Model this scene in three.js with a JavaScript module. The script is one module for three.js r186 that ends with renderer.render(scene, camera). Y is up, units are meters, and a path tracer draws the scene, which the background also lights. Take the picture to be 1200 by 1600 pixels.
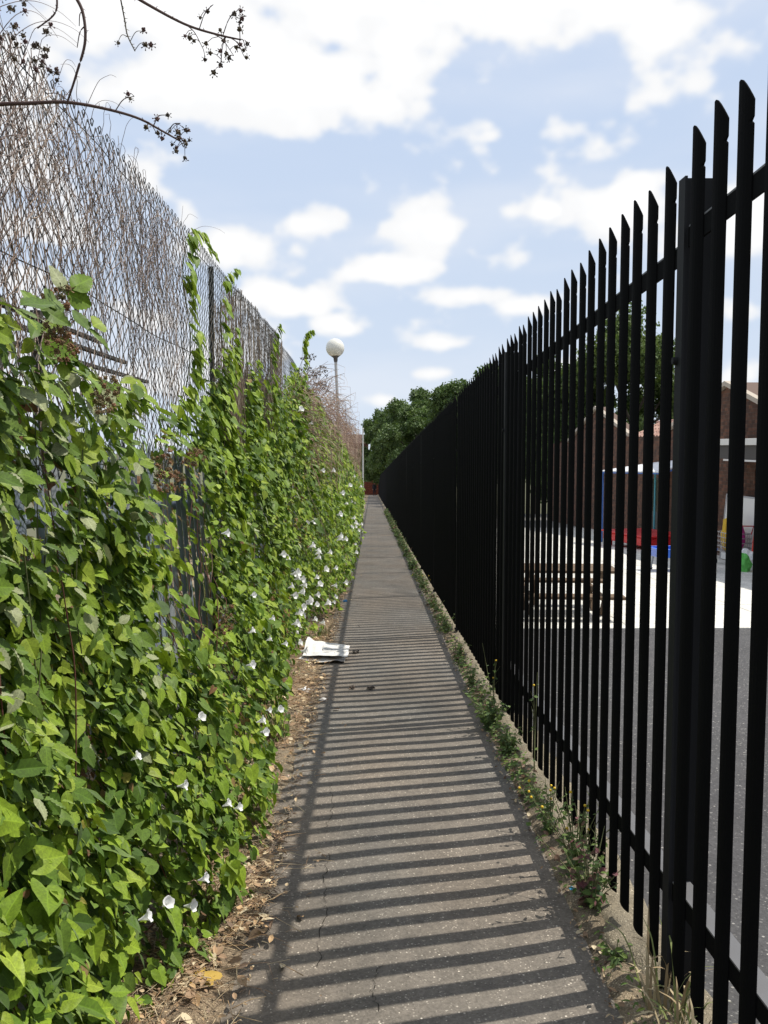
import * as THREE from 'three';
import { mergeGeometries } from 'three/addons/utils/BufferGeometryUtils.js';
import { MarchingCubes } from 'three/addons/objects/MarchingCubes.js';
import { RoundedBoxGeometry } from 'three/addons/geometries/RoundedBoxGeometry.js';

// ------------------------------------------------------------------ camera, sky, sun, exposure
const D2R = Math.PI / 180;
const scene = new THREE.Scene();
const camera = new THREE.PerspectiveCamera(60.3, 0.75, 0.05, 3000);
camera.position.set(0, 1.57, 0);
camera.rotation.set(-4.233 * D2R, -0.79 * D2R, 0, 'YXZ');
const renderer = new THREE.WebGLRenderer({ antialias: true });
renderer.setSize(768, 1024);
renderer.toneMapping = THREE.LinearToneMapping;
renderer.toneMappingExposure = 0.97;
renderer.shadowMap.enabled = true;

const sunDir = new THREE.Vector3(0.474, 0.872, -0.123).normalize();
const sun = new THREE.DirectionalLight(new THREE.Color(1.0, 0.95, 0.86), 5.0);
sun.position.set(sunDir.x * 80, sunDir.y * 80, sunDir.z * 80 - 20);
sun.target.position.set(0, 0, -20);
sun.castShadow = true;
sun.shadow.mapSize.set(4096, 4096);
Object.assign(sun.shadow.camera, { left: -60, right: 60, top: 70, bottom: -70, near: 1, far: 250 });
scene.add(sun, sun.target);

function rng(seed) {
  let s = seed | 0;
  return () => { s = (s + 0x6d2b79f5) | 0; let t = Math.imul(s ^ (s >>> 15), 1 | s); t = (t + Math.imul(t ^ (t >>> 7), 61 | t)) ^ t; return ((t ^ (t >>> 14)) >>> 0) / 4294967296; };
}
const hash3 = (x, y, z) => { let h = Math.imul(x, 374761393) + Math.imul(y, 668265263) + Math.imul(z, 2147483647 - 1274126177); h = Math.imul(h ^ (h >>> 13), 1274126177); return ((h ^ (h >>> 16)) >>> 0) / 4294967296; };
const sm = (t) => t * t * (3 - 2 * t), clamp = (v, a, b) => Math.min(b, Math.max(a, v)), lerp = (a, b, t) => a + (b - a) * t;
const step = (a, b, v) => sm(clamp((v - a) / (b - a), 0, 1));
function noise(x, y, z = 0) {
  const i = Math.floor(x), j = Math.floor(y), k = Math.floor(z), u = sm(x - i), v = sm(y - j), w = sm(z - k);
  const c = (a, b, d) => hash3(i + a, j + b, k + d);
  return lerp(lerp(lerp(c(0, 0, 0), c(1, 0, 0), u), lerp(c(0, 1, 0), c(1, 1, 0), u), v), lerp(lerp(c(0, 0, 1), c(1, 0, 1), u), lerp(c(0, 1, 1), c(1, 1, 1), u), v), w) * 2 - 1;
}
function fbm(x, y, z, n) { let s = 0, a = 0.5; for (let i = 0; i < n; i++) { s += a * noise(x, y, z); x = x * 2.03 + 7.1; y = y * 2.03 + 3.7; z = z * 2.03 + 1.3; a *= 0.5; } return s; }

{ // the sky: pale summer blue with broken cumulus all round
  const W = 2048, H = 1024, data = new Float32Array(W * H * 4), r = rng(5);
  // azimuth from the path's direction (right positive), elevation, half-widths, weight: the clouds of the photograph, then the same kind of cloud all round
  const clouds = [[-12, 21.8, 8.5, 3.6, 1.4], [-16, 25.5, 9, 4, 1.4], [2, 22.2, 2.6, 1.8, 1.0], [-13, 24.6, 9, 4.6, 1.4], [-6, 21.2, 8.5, 3.2, 1.35], [0, 25.5, 8, 3.2, 1.3], [9, 26.8, 9, 3.8, 1.45], [15.5, 24.6, 4.2, 2.6, 1], [20, 31, 9, 4, 1], [-24, 20, 6, 3.5, 0.9], [-5, 34, 14, 5, 1],
    [-9.2, 12.7, 3.4, 1.6, 1.1], [-4.6, 13.9, 3.0, 1.2, 0.85], [3.3, 14.0, 3.0, 1.5, 1.0], [0.9, 11.0, 3.4, 1.0, 1.05], [-5.7, 9.1, 3.4, 1.1, 1], [6.1, 9.5, 3.1, 0.9, 0.95], [9.6, 8.8, 2.6, 0.9, 0.85], [15.4, 14.6, 3.2, 1.8, 1.15], [11, 14.4, 1.2, 0.6, 0.6],
    [-1.5, 7.6, 2.6, 0.8, 0.9], [4.5, 6.6, 1.7, 0.7, 0.95], [3.9, 4.7, 2.0, 0.7, 1.0], [0.6, 3.0, 2.2, 0.8, 1.0], [22.5, 13, 2.2, 2.6, 1], [22, 8, 3, 1.1, 0.8], [-14, 8, 3, 1, 0.8], [-19, 12.5, 3.5, 1.3, 0.9], [12, 5, 2.6, 0.7, 0.6]];
  for (let i = 0; i < 190; i++) { const az = 26 + r() * 308, el = 2 + 80 * Math.pow(r(), 1.25); const k = 0.22 + el / 60; clouds.push([az > 180 ? az - 360 : az, el, (4 + 9 * r()) * k / Math.max(0.35, Math.cos(el * D2R)), (2.2 + 3.6 * r()) * k, 0.7 + 0.5 * r()]); }
  for (let y = 0; y < H; y++) {
    const el = ((y + 0.5) / H - 0.5) * 180, near = clouds.filter((c) => Math.abs(c[1] - el) < c[3] * 2.4);
    for (let x = 0; x < W; x++) {
      const th = ((x + 0.5) / W - 0.5) * 2 * Math.PI, cx = Math.cos(th), cz = Math.sin(th), o = (y * W + x) * 4;
      const az = Math.atan2(cx, -cz) / D2R, t = clamp(el / 70, 0, 1), k = Math.pow(t, 0.55);
      let R = lerp(0.74, 0.40, k), G = lerp(0.84, 0.555, k), B = lerp(0.955, 0.87, k);
      if (el > -1) {
        const ce = Math.cos(el * D2R), dx = cx * ce, dy = Math.sin(el * D2R), dz = cz * ce;
        const wob = fbm(dx * 9, dy * 14, dz * 9, 5), fine = fbm(dx * 26 + 4, dy * 40, dz * 26, 5);
        let den = -0.5;
        if (near.length) { let s = 0, low = 0; for (const c of near) { let da = az - c[0]; da -= 360 * Math.round(da / 360); const ex = da / c[2], ey = (el - c[1]) / c[3]; s = Math.max(s, c[4] * (1.15 - Math.sqrt(ex * ex + ey * ey * (ey < 0 ? 1.5 : 1)) * 0.95)); low = Math.max(low, 0); } den = s; }
        const v = den + wob * 1.05 + fine * 0.95;
        const a = step(0.14, 0.62, v), thick = step(0.5, 1.3, v);
        const veil = 0.54 * step(-0.3, 0.5, fbm(dx * 4 + 9, dy * 16, dz * 4, 5)) + 0.1;
        R = lerp(R, 0.93, veil * 0.6); G = lerp(G, 0.95, veil * 0.6); B = lerp(B, 1.0, veil * 0.6);
        const b = lerp(1.0, 1.16, thick) - 0.16 * step(0.05, 0.6, fbm(dx * 7 + 31, dy * 12 + 2, dz * 7, 4)) * thick;
        R = lerp(R, b * 0.985, a); G = lerp(G, b * 0.99, a); B = lerp(B, b, a);
      }
      data[o] = R; data[o + 1] = G; data[o + 2] = B; data[o + 3] = 1;
    }
  }
  const sky = new THREE.DataTexture(data, W, H, THREE.RGBAFormat, THREE.FloatType);
  sky.mapping = THREE.EquirectangularReflectionMapping; sky.magFilter = THREE.LinearFilter; sky.minFilter = THREE.LinearFilter; sky.needsUpdate = true;
  scene.background = sky; scene.environment = sky;
}

// ------------------------------------------------------------------ helpers
const SLOPE = 0.042, g = (z) => SLOPE * Math.max(z, -130);      // the alley runs gently downhill
const V = (x, y, z) => new THREE.Vector3(x, y, z);
const taken = {};
const numbered = (n) => { const k = taken[n] = (taken[n] ?? -1) + 1; return k ? n + '_' + String(k).padStart(3, '0') : n; };
const lin = (r_, g_, b_) => new THREE.Color().setRGB(r_, g_, b_);
const mat = (c, rough = 0.8, extra = {}) => new THREE.MeshStandardMaterial({ color: c, roughness: rough, side: THREE.DoubleSide, ...extra });
const phys = (c, rough, extra = {}) => new THREE.MeshPhysicalMaterial({ color: c, roughness: rough, side: THREE.DoubleSide, ...extra });
function part(name, geo, m, parent) { const o = new THREE.Mesh(geo, m); o.name = name; o.castShadow = o.receiveShadow = true; parent.add(o); return o; }
function stuffPart(o) { o.userData.kind = 'stuff'; return o; }
function tag(o, label, category, group, kind) { o.userData.label = label; o.userData.category = category; if (group) o.userData.group = group; if (kind) o.userData.kind = kind; return o; }
function thing(name, label, category, pos = [0, 0, 0], group) { const o = new THREE.Group(); o.name = numbered(name); o.position.set(...pos); scene.add(o); return tag(o, label, category, group); }
function structure(name, geo, m, label) { const o = part(numbered(name), geo, m, scene); o.userData.kind = 'structure'; o.userData.label = label; o.userData.category = name.replace(/_/g, ' '); return o; }
const box = (x0, x1, y0, y1, z0, z1) => { const b = new THREE.BoxGeometry(Math.abs(x1 - x0), Math.abs(y1 - y0), Math.abs(z1 - z0)); b.translate((x0 + x1) / 2, (y0 + y1) / 2, (z0 + z1) / 2); return b; };
const rbox = (x0, x1, y0, y1, z0, z1, r = 0.01) => { const b = new RoundedBoxGeometry(Math.abs(x1 - x0), Math.abs(y1 - y0), Math.abs(z1 - z0), 2, r); b.translate((x0 + x1) / 2, (y0 + y1) / 2, (z0 + z1) / 2); return b; };
const shapes = (l) => mergeGeometries(l.map((q) => { const n = q.index ? q.toNonIndexed() : q; for (const k of Object.keys(n.attributes)) if (!['position', 'normal', 'uv'].includes(k)) n.deleteAttribute(k); return n; }));

class Acc {                                                    // collects triangles, with a colour per vertex
  constructor() { this.p = []; this.n = []; this.c = []; this.u = []; this.i = []; }
  vert(x, y, z, nx, ny, nz, c, u = 0, v = 0) { this.p.push(x, y, z); this.n.push(nx, ny, nz); this.c.push(c[0], c[1], c[2]); this.u.push(u, v); return this.p.length / 3 - 1; }
  tube(pts, r0, r1, c = [1, 1, 1], sides = 4) {
    const n = pts.length; let prev = null; const a = V(0, 0, 0), b = V(0, 0, 0), t = V(0, 0, 0);
    for (let i = 0; i < n; i++) {
      t.subVectors(pts[Math.min(i + 1, n - 1)], pts[Math.max(i - 1, 0)]).normalize();
      if (Math.abs(t.y) < 0.9) a.set(0, 1, 0).cross(t).normalize(); else a.set(1, 0, 0).cross(t).normalize();
      b.crossVectors(t, a);
      const r = lerp(r0, r1, i / (n - 1)), row = [];
      for (let k = 0; k < sides; k++) { const w = (k / sides) * Math.PI * 2, x = a.x * Math.cos(w) + b.x * Math.sin(w), y = a.y * Math.cos(w) + b.y * Math.sin(w), z = a.z * Math.cos(w) + b.z * Math.sin(w); row.push(this.vert(pts[i].x + x * r, pts[i].y + y * r, pts[i].z + z * r, x, y, z, c, k / sides, i / n)); }
      if (prev) for (let k = 0; k < sides; k++) { const l = (k + 1) % sides; this.i.push(prev[k], prev[l], row[k], prev[l], row[l], row[k]); }
      prev = row;
    }
  }
  add(geo, m, c = [1, 1, 1]) {
    const P = geo.attributes.position, N = geo.attributes.normal, U = geo.attributes.uv, base = this.p.length / 3, v = V(0, 0, 0), nm = new THREE.Matrix3().getNormalMatrix(m);
    for (let i = 0; i < P.count; i++) { v.fromBufferAttribute(P, i).applyMatrix4(m); this.p.push(v.x, v.y, v.z); v.fromBufferAttribute(N, i).applyMatrix3(nm).normalize(); this.n.push(v.x, v.y, v.z); this.c.push(c[0], c[1], c[2]); this.u.push(U ? U.getX(i) : 0, U ? U.getY(i) : 0); }
    if (geo.index) for (let i = 0; i < geo.index.count; i++) this.i.push(base + geo.index.getX(i)); else for (let i = 0; i < P.count; i++) this.i.push(base + i);
  }
  geo(smooth) {
    const q = new THREE.BufferGeometry();
    q.setAttribute('position', new THREE.Float32BufferAttribute(this.p, 3)); q.setAttribute('normal', new THREE.Float32BufferAttribute(this.n, 3));
    q.setAttribute('color', new THREE.Float32BufferAttribute(this.c, 3)); q.setAttribute('uv', new THREE.Float32BufferAttribute(this.u, 2)); q.setIndex(this.i);
    if (smooth) q.computeVertexNormals();
    return q;
  }
}
const curve = (pts, n) => new THREE.CatmullRomCurve3(pts.map((p) => (p.isVector3 ? p : V(...p)))).getPoints(n);
const tubeGeo = (pts, r0, r1, sides = 8) => { const a = new Acc(); a.tube(pts, r0, r1, [1, 1, 1], sides); return a.geo(); };

// sheet over x0..x1, z0..z1 (z0 > z1) following the slope, with height and colour functions
function sheet(x0, x1, z0, z1, nx, nz, h, col, edge) {
  const a = new Acc();
  for (let j = 0; j <= nz; j++) for (let i = 0; i <= nx; i++) {
    let z = lerp(z0, z1, j / nz), x = lerp(x0, x1, i / nx); if (edge) x += edge(x, z, i / nx);
    a.vert(x, g(z) + (h ? h(x, z) : 0), z, 0, 1, 0, col ? col(x, z) : [1, 1, 1], x, -z);
  }
  for (let j = 0; j < nz; j++) for (let i = 0; i < nx; i++) { const q = j * (nx + 1) + i; a.i.push(q, q + 1, q + nx + 1, q + 1, q + nx + 2, q + nx + 1); }
  return a.geo(true);
}
function tex(n, fill, srgb = true, rep = 1) {                  // fill(x, y) -> [r, g, b] 0..255
  const d = new Uint8Array(n * n * 4);
  for (let y = 0; y < n; y++) for (let x = 0; x < n; x++) { const c = fill(x, y), o = (y * n + x) * 4; d[o] = clamp(c[0], 0, 255); d[o + 1] = clamp(c[1], 0, 255); d[o + 2] = clamp(c[2], 0, 255); d[o + 3] = 255; }
  const t = new THREE.DataTexture(d, n, n, THREE.RGBAFormat); t.wrapS = t.wrapT = THREE.RepeatWrapping; t.magFilter = THREE.LinearFilter; t.minFilter = THREE.LinearMipmapLinearFilter; t.generateMipmaps = true;
  if (srgb) t.colorSpace = THREE.SRGBColorSpace; t.repeat.set(rep, rep); t.needsUpdate = true; return t;
}
const tile = (x, y, n, f, s) => { // noise that wraps over n pixels at f cells
  const X = (x / n) * f, Y = (y / n) * f, i = Math.floor(X), j = Math.floor(Y), u = sm(X - i), v = sm(Y - j), c = (a, b) => hash3(((i + a) % f + f) % f, ((j + b) % f + f) % f, s);
  return lerp(lerp(c(0, 0), c(1, 0), u), lerp(c(0, 1), c(1, 1), u), v) * 2 - 1;
};

// ------------------------------------------------------------------ surface materials
function asphalt(base, tint, chips, seed, rep, n = 512) {
  const r = rng(seed), chip = new Float32Array(n * n);
  for (let i = 0; i < chips; i++) { const x = Math.floor(r() * n), y = Math.floor(r() * n), s = r() < 0.12 ? 2.4 : r() < 0.4 ? 1.6 : 1, a = (0.25 + 0.75 * r() * r()) * (r() < 0.35 ? -0.6 : 1); for (let dy = -2; dy <= 2; dy++) for (let dx = -2; dx <= 2; dx++) if (dx * dx + dy * dy < s * s) chip[((y + dy + n) % n) * n + ((x + dx + n) % n)] = a; }
  const vals = new Float32Array(n * n); for (let y = 0; y < n; y++) for (let x = 0; x < n; x++) vals[y * n + x] = tile(x, y, n, n / 4, seed) * 0.10 + tile(x, y, n, 90, seed + 1) * 0.06 + tile(x, y, n, 22, seed + 2) * 0.05 + tile(x, y, n, 6, seed + 3) * 0.05;
  const val = (x, y) => vals[y * n + x];
  const map = tex(n, (x, y) => { const k = base * (1 + val(x, y) + (hash3(x, y, seed) - 0.5) * 0.16), c = chip[y * n + x], w = c > 0 ? c * 110 : c * 40; return [k * tint[0] + w, k * tint[1] + w * 0.97, k * tint[2] + w * 0.9]; }, true, rep);
  const bump = tex(n, (x, y) => { const k = 128 + val(x, y) * 220 + (hash3(x, y, seed + 9) - 0.5) * 70 + chip[y * n + x] * 60; return [k, k, k]; }, false, rep);
  return { map, bump };
}
const pathTex = asphalt(105, [1.07, 1.0, 0.91], 12000, 11, 1 / 1.35, 1024);
const M = {};
M.path = mat(0xffffff, 0.9, { map: pathTex.map, bumpMap: pathTex.bump, bumpScale: 0.004, vertexColors: true });
const yardTex = asphalt(68, [1.01, 0.99, 1.0], 4000, 23, 1 / 1.0);
M.yard = mat(0xffffff, 0.9, { map: yardTex.map, bumpMap: yardTex.bump, bumpScale: 0.004, vertexColors: true });
const concTex = asphalt(205, [1.0, 0.985, 0.945], 900, 37, 1 / 1.1);
M.concrete = mat(0xffffff, 0.92, { map: concTex.map, bumpMap: concTex.bump, bumpScale: 0.002 });
const footTex = asphalt(132, [1.06, 0.98, 0.84], 4500, 41, 1 / 0.5);
M.footing = mat(0xffffff, 0.95, { map: footTex.map, bumpMap: footTex.bump, bumpScale: 0.012, vertexColors: true });
const soilTex = asphalt(128, [1.09, 0.98, 0.83], 9000, 53, 1 / 0.5);
M.soil = mat(0xffffff, 0.97, { map: soilTex.map, bumpMap: soilTex.bump, bumpScale: 0.01, vertexColors: true });
M.earth = mat(lin(0.10, 0.10, 0.05), 0.95);

// ------------------------------------------------------------------ ground, path, verge, playground
structure('ground', sheet(-420, 420, 40, -900, 20, 60, () => -0.06), M.earth, 'rough open ground around the alley and the school');
const tone = (f, a, s) => (x, z) => { const k = 1 + a * fbm(x * f + s, z * f, s, 4); return [k, k * (1 + 0.02 * noise(x, z, s)), k * 0.99]; };
const path = structure('path', sheet(-0.47, 0.82, 3, -124, 17, 1270, (x, z) => 0.006 * noise(x * 2.2, z * 1.4, 3) - 0.02 * step(-0.41, -0.47, x), (x, z) => { const k = 1 + 0.26 * fbm(x * 0.9 + 4, z * 0.9, 4, 4) + 0.16 * fbm(x * 5, z * 3, 14, 3) - 0.16 * step(0.2, 0.5, fbm(x * 2.1, z * 1.3, 24, 4)), w = 0.05 * noise(x * 3, z * 1.5, 6); return [k * (1 + w), k, k * (1 - w)]; },
  (x, z, t) => (t < 0.001 ? 0.05 * noise(0, z * 1.7, 8) + 0.022 * noise(2, z * 8, 8) : 0)), M.path, 'narrow grey tarmac footpath striped with fence shadows');
{ // cracks and seams in the tarmac
  const cm = mat(lin(0.02, 0.017, 0.012), 1), r = rng(77);
  const crack = (pts, w) => {
    const a = new Acc(), P = curve(pts.map(([x, z]) => V(x, 0, z)), pts.length * 9);
    P.forEach((p, i) => { const k = w * (0.25 + 1.1 * r() * (0.4 + 0.6 * Math.abs(noise(i * 0.35, 3, 1)))), jx = (r() - 0.5) * 0.02, jz = (r() - 0.5) * 0.02, t = P[Math.min(i + 1, P.length - 1)].clone().sub(P[Math.max(i - 1, 0)]).normalize(); const y = g(p.z) + 0.006 * noise(p.x * 2.2, p.z * 1.4, 3) + 0.004; a.vert(p.x + jx - t.z * k, y, p.z + jz + t.x * k, 0, 1, 0, [1, 1, 1]); a.vert(p.x + jx + t.z * k, y, p.z + jz - t.x * k, 0, 1, 0, [1, 1, 1]); if (i) a.i.push(2 * i - 2, 2 * i - 1, 2 * i, 2 * i - 1, 2 * i + 1, 2 * i); });
    part('crack', a.geo(), cm, path);
  };
  crack([[-0.17, -2.75], [-0.185, -2.95], [-0.165, -3.1], [-0.19, -3.35], [-0.18, -3.62]], 0.0013);
  crack([[-0.21, -3.9], [-0.19, -4.15], [-0.22, -4.5]], 0.0011);
  crack([[0.02, -2.5], [0.0, -2.62], [0.03, -2.75]], 0.0012);
  for (const z of [-17.8, -20.2, -22.4, -31]) crack([[-0.33, z], [0.0, z - 0.05], [0.3, z + 0.04], [0.78, z]], 0.006);
}
structure('soil_verge', sheet(-7, -0.36, 3, -124, 90, 900, (x, z) => -0.016 + step(-0.4, -0.6, x) * (0.02 + 0.03 * fbm(x * 5, z * 5, 2, 4)) + 0.006 * fbm(x * 22, z * 22, 5, 2) + 0.03 * step(-0.7, -1.4, x), (x, z) => { const k = 0.75 + 0.55 * fbm(x * 3.3, z * 3.3, 9, 5), q = noise(x * 6, z * 4, 12); return [k * (1.05 + 0.12 * q), k, k * (0.92 - 0.1 * q)]; }), M.soil, 'strip of dry brown soil between tarmac and hedge');
structure('soil_strip', sheet(0.70, 0.9, 3, -124, 14, 1400, (x, z) => 0.002 + (0.03 * step(0.72 + 0.04 * noise(1, z * 1.7, 3), 0.8, x)) * (0.6 + 0.8 * fbm(x * 12, z * 6, 9, 4)) - 0.012 * step(0.76, 0.71, x), (x, z) => { const k = 0.62 + 0.6 * fbm(x * 9, z * 5, 4, 4); return [k * 1.02, k, k * 0.93]; }), M.soil, 'dark gritty soil line between tarmac and concrete footing');
structure('concrete_footing', (() => { // rough strip of concrete under the black fence, with a broken edge towards the path
  const a = new Acc(), N = 1800, prof = [[0.02, -0.03], [0.03, 0.018], [0.05, 0.04], [0.1, 0.05], [0.17, 0.048], [0.225, 0.03], [0.24, -0.03]];
  for (let j = 0; j <= N; j++) { const z = 3 - 127 * Math.pow(j / N, 1.35), e = 0.03 * noise(1, z * 2.3, 5) + 0.03 * noise(4, z * 8, 5) + 0.016 * noise(7, z * 21, 2); prof.forEach(([x, y], i) => { const k = 0.9 + 0.22 * fbm(x * 9, z * 5, 3, 4); a.vert(0.785 + x + (i < 4 ? e * (1 - i / 5) : 0), g(z) + y + (i > 0 && i < 6 ? 0.05 * fbm(x * 18, z * 11, 8, 4) + 0.016 * noise(x * 50, z * 45, 3) : 0), z, 0, 1, 0, [k, k, k * 0.97], x, -z); }); }
  const w = prof.length; for (let j = 0; j < N; j++) for (let i = 0; i < w - 1; i++) { const q = j * w + i; a.i.push(q, q + 1, q + w, q + 1, q + w + 1, q + w); }
  return a.geo(true);
})(), M.footing, 'rough sunlit concrete footing running beneath the black fence');
structure('playground_asphalt', sheet(1.0, 34, 3, -9.36, 40, 30, () => 0.0, tone(0.5, 0.2, 17)), M.yard, 'dark grey tarmac playground behind the black fence');
{
  const base = structure('concrete_yard', sheet(1.0, 34, -9.36, -46, 4, 24, () => -0.012), mat(lin(0.2, 0.19, 0.17), 0.95), 'bright sunlit concrete slabs in front of the brick school');
  const r = rng(3), tones = [0, 1, 2].map((i) => { const m = M.concrete.clone(); m.color = lin(0.86 + 0.07 * i, 0.86 + 0.07 * i, 0.85 + 0.07 * i); return m; });
  const L = 1.81, s = new THREE.BoxGeometry(L - 0.012, 0.03, L - 0.012); { const U = s.attributes.uv; for (let i = 0; i < U.count; i++) U.setXY(i, U.getX(i) * L, U.getY(i) * L); }
  for (let i = 0; i < 7; i++) for (let j = 0; j < 12; j++) { const z = -9.36 - L / 2 - j * L, o = part('slab', s, tones[Math.floor(r() * 3)], base); o.position.set(1.0 + L / 2 + i * L, g(z) - 0.006 + 0.003 * r(), z); o.rotation.x = -Math.atan(SLOPE); }
}

// ------------------------------------------------------------------ black palisade fence
M.black = phys(lin(0.0055, 0.0056, 0.006), 0.88, { specularIntensity: 0.1 });
M.blackPost = phys(lin(0.014, 0.0145, 0.016), 0.7, { specularIntensity: 0.3 });
M.flange = mat(lin(0.12, 0.12, 0.125), 0.6);
// W-section pale along z (s towards the far end), tip on the far edge, curved cut down to a notched near edge
function paleGeo(h, w, depth, notch, flat = 0) {
  const S = [-0.5, -0.42, -0.3, -0.14, 0.06, 0.26, 0.43, 0.5].map((v) => v * w), T = [1, 0.75, 0.42, 0.14, 0, 0.02, 0.12, 0.3].map((v) => v * depth);
  const topAt = (s) => { const t = (0.5 * w - s) / w; return h - 0.007 * Math.pow(Math.max(0, 1 - t / 0.16), 2) - 0.064 * Math.pow(Math.max(0, t - 0.05) / 0.95, 2.3) * (1 - flat); };
  const a = new Acc(), rows = notch ? [0, h - notch - 0.008, h - notch, h - notch + 0.008, null] : [0, h * 0.5, null];
  const th = 0.0032;
  for (const back of [0, 1]) rows.forEach((y, k) => S.forEach((s, i) => { const cut = notch && k === 2 && i < 2 ? 0.0105 * (1 - i * 0.6) : 0; a.vert(T[i] + (back ? th : 0), y === null ? topAt(s) : y - (k === 0 ? 0.006 * (0.5 - s / w) : 0), -(s + cut), back ? 1 : -1, 0, 0, [1, 1, 1], s, y ?? h); }));
  const n = S.length, R = rows.length, b = n * R;
  for (let k = 0; k < R - 1; k++) for (let i = 0; i < n - 1; i++) { const q = k * n + i; a.i.push(q, q + 1, q + n, q + 1, q + n + 1, q + n); a.i.push(b + q, b + q + n, b + q + 1, b + q + 1, b + q + n, b + q + n + 1); }
  for (let k = 0; k < R - 1; k++) for (const i of [0, n - 1]) { const q = k * n + i; a.i.push(q, q + n, b + q, q + n, b + q + n, b + q); }
  for (const k of [0, R - 1]) for (let i = 0; i < n - 1; i++) { const q = k * n + i; a.i.push(q, q + 1, b + q, q + 1, b + q + 1, b + q); }
  const q = a.geo().toNonIndexed(); q.computeVertexNormals(); return q;
}
{
  const f = thing('palisade_fence', 'tall black steel palisade fence with pointed pales along the tarmac footpath', 'fence', [0, 0, 0]);
  const X = 0.865, pale = [paleGeo(2.4, 0.067, 0.0125, 0.115), paleGeo(2.4, 0.067, 0.0125, 0.118), paleGeo(2.385, 0.066, 0.012, 0.11)], r = rng(21), far = new Acc(), bolt = new THREE.CylinderGeometry(0.011, 0.013, 0.014, 6); bolt.rotateZ(Math.PI / 2);
  const ib = (h) => shapes([box(0.872, 0.879, -0.15, h, -0.026, 0.026), box(0.978, 0.986, -0.15, h, -0.024, 0.024), box(0.879, 0.978, -0.15, h, -0.004, 0.004)]);
  const postGeo = ib(2.425), first = 2.52 - 3.27 * 2; let count = 0;
  const sloped = (zA, zB, y0, y1, x0, x1) => { const q = new THREE.BoxGeometry(x1 - x0, y1 - y0, Math.abs(zB - zA)); q.translate((x0 + x1) / 2, (y0 + y1) / 2, 0); const P = q.attributes.position, zc = (zA + zB) / 2; for (let i = 0; i < P.count; i++) { const z = P.getZ(i) + zc; P.setZ(i, z); P.setY(i, P.getY(i) + g(z)); } return q; };
  for (let p = 0; p < 37; p++) {
    const d0 = first + p * 3.27, lift = p < 2 ? 0.035 : 0, post = part('post', postGeo, M.blackPost, f); post.position.set(0, g(-d0), -d0); post.rotation.z = (r() - 0.5) * 0.006;
    for (const [y, w] of [[2.22 + lift, 1], [0.36 + lift * 0.3, 0]]) {
      const rail = part('rail', sloped(-d0 - 0.03, -d0 - 3.24, y - 0.027, y + 0.027, 0.8805, 0.887), M.black, f);
      part('rail_flange', sloped(-d0 - 0.035, -d0 - 3.235, y + 0.0275, y + 0.0325, 0.8805, 0.932), M.flange, rail);
      if (p < 8) for (const s of [-0.012]) { const o = part('bolt', bolt, M.blackPost, post); o.position.set(0.867, y - 0.3, s); }
    }
    for (let k = 0; k < 21; k++) {
      const d = d0 + 0.11 + k * 0.1525, z = -d + (r() - 0.5) * 0.006, y = g(z) + 0.1 + lift + (r() - 0.5) * 0.012, tz = (r() - 0.5) * 0.006, v = r() < 0.7 ? 0 : 1 + Math.floor(r() * 2);
      if (count < 300 && d > -1) { const o = part('pale', pale[v], M.black, f); o.position.set(X, y, z); o.rotation.x = tz; count++; }
      else far.add(pale[v], new THREE.Matrix4().makeTranslation(X, y, z));
    }
  }
  stuffPart(part('far_pales', far.geo(), M.black, f));
}

// ------------------------------------------------------------------ grey palisade and chain-link fence on the left
const chainTop = (z) => (z > -8.3 ? 2.6 : 2.6 + SLOPE * (z + 8.3) * 1.0);
{
  const f = thing('grey_palisade_fence', 'low blue grey steel palisade fence half hidden behind the bindweed', 'fence', [0, 0, 0]);
  const m = [lin(0.23, 0.27, 0.31), lin(0.20, 0.24, 0.29), lin(0.27, 0.29, 0.31)].map((c) => mat(c, 0.55, { metalness: 0.15 })), pg = paleGeo(1.72, 0.066, -0.012, 0, 0), r = rng(8), far = new Acc();
  let k = 0;
  for (let d = 1.2; d < 66; d += 0.168, k++) { const z = -d, px = -0.985; if (k < 200) { const o = part('pale', pg, m[Math.floor(r() * 3)], f); o.position.set(px, g(z) + 0.06 + 0.01 * r(), z); o.rotation.z = 0.06 + 0.01 * r(); } else far.add(pg, new THREE.Matrix4().makeRotationZ(0.06).setPosition(px, g(z) + 0.06, z), [1, 1, 1]); }
  stuffPart(part('far_pales', far.geo(), m[0], f));
  for (const y of [0.3, 1.45]) part('rail', tubeGeo([V(-1.02 - y * 0.06, g(-1) + y, -1), V(-1.02 - y * 0.06, g(-66) + y, -66)], 0.024, 0.024, 4), m[1], f);
}
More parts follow.
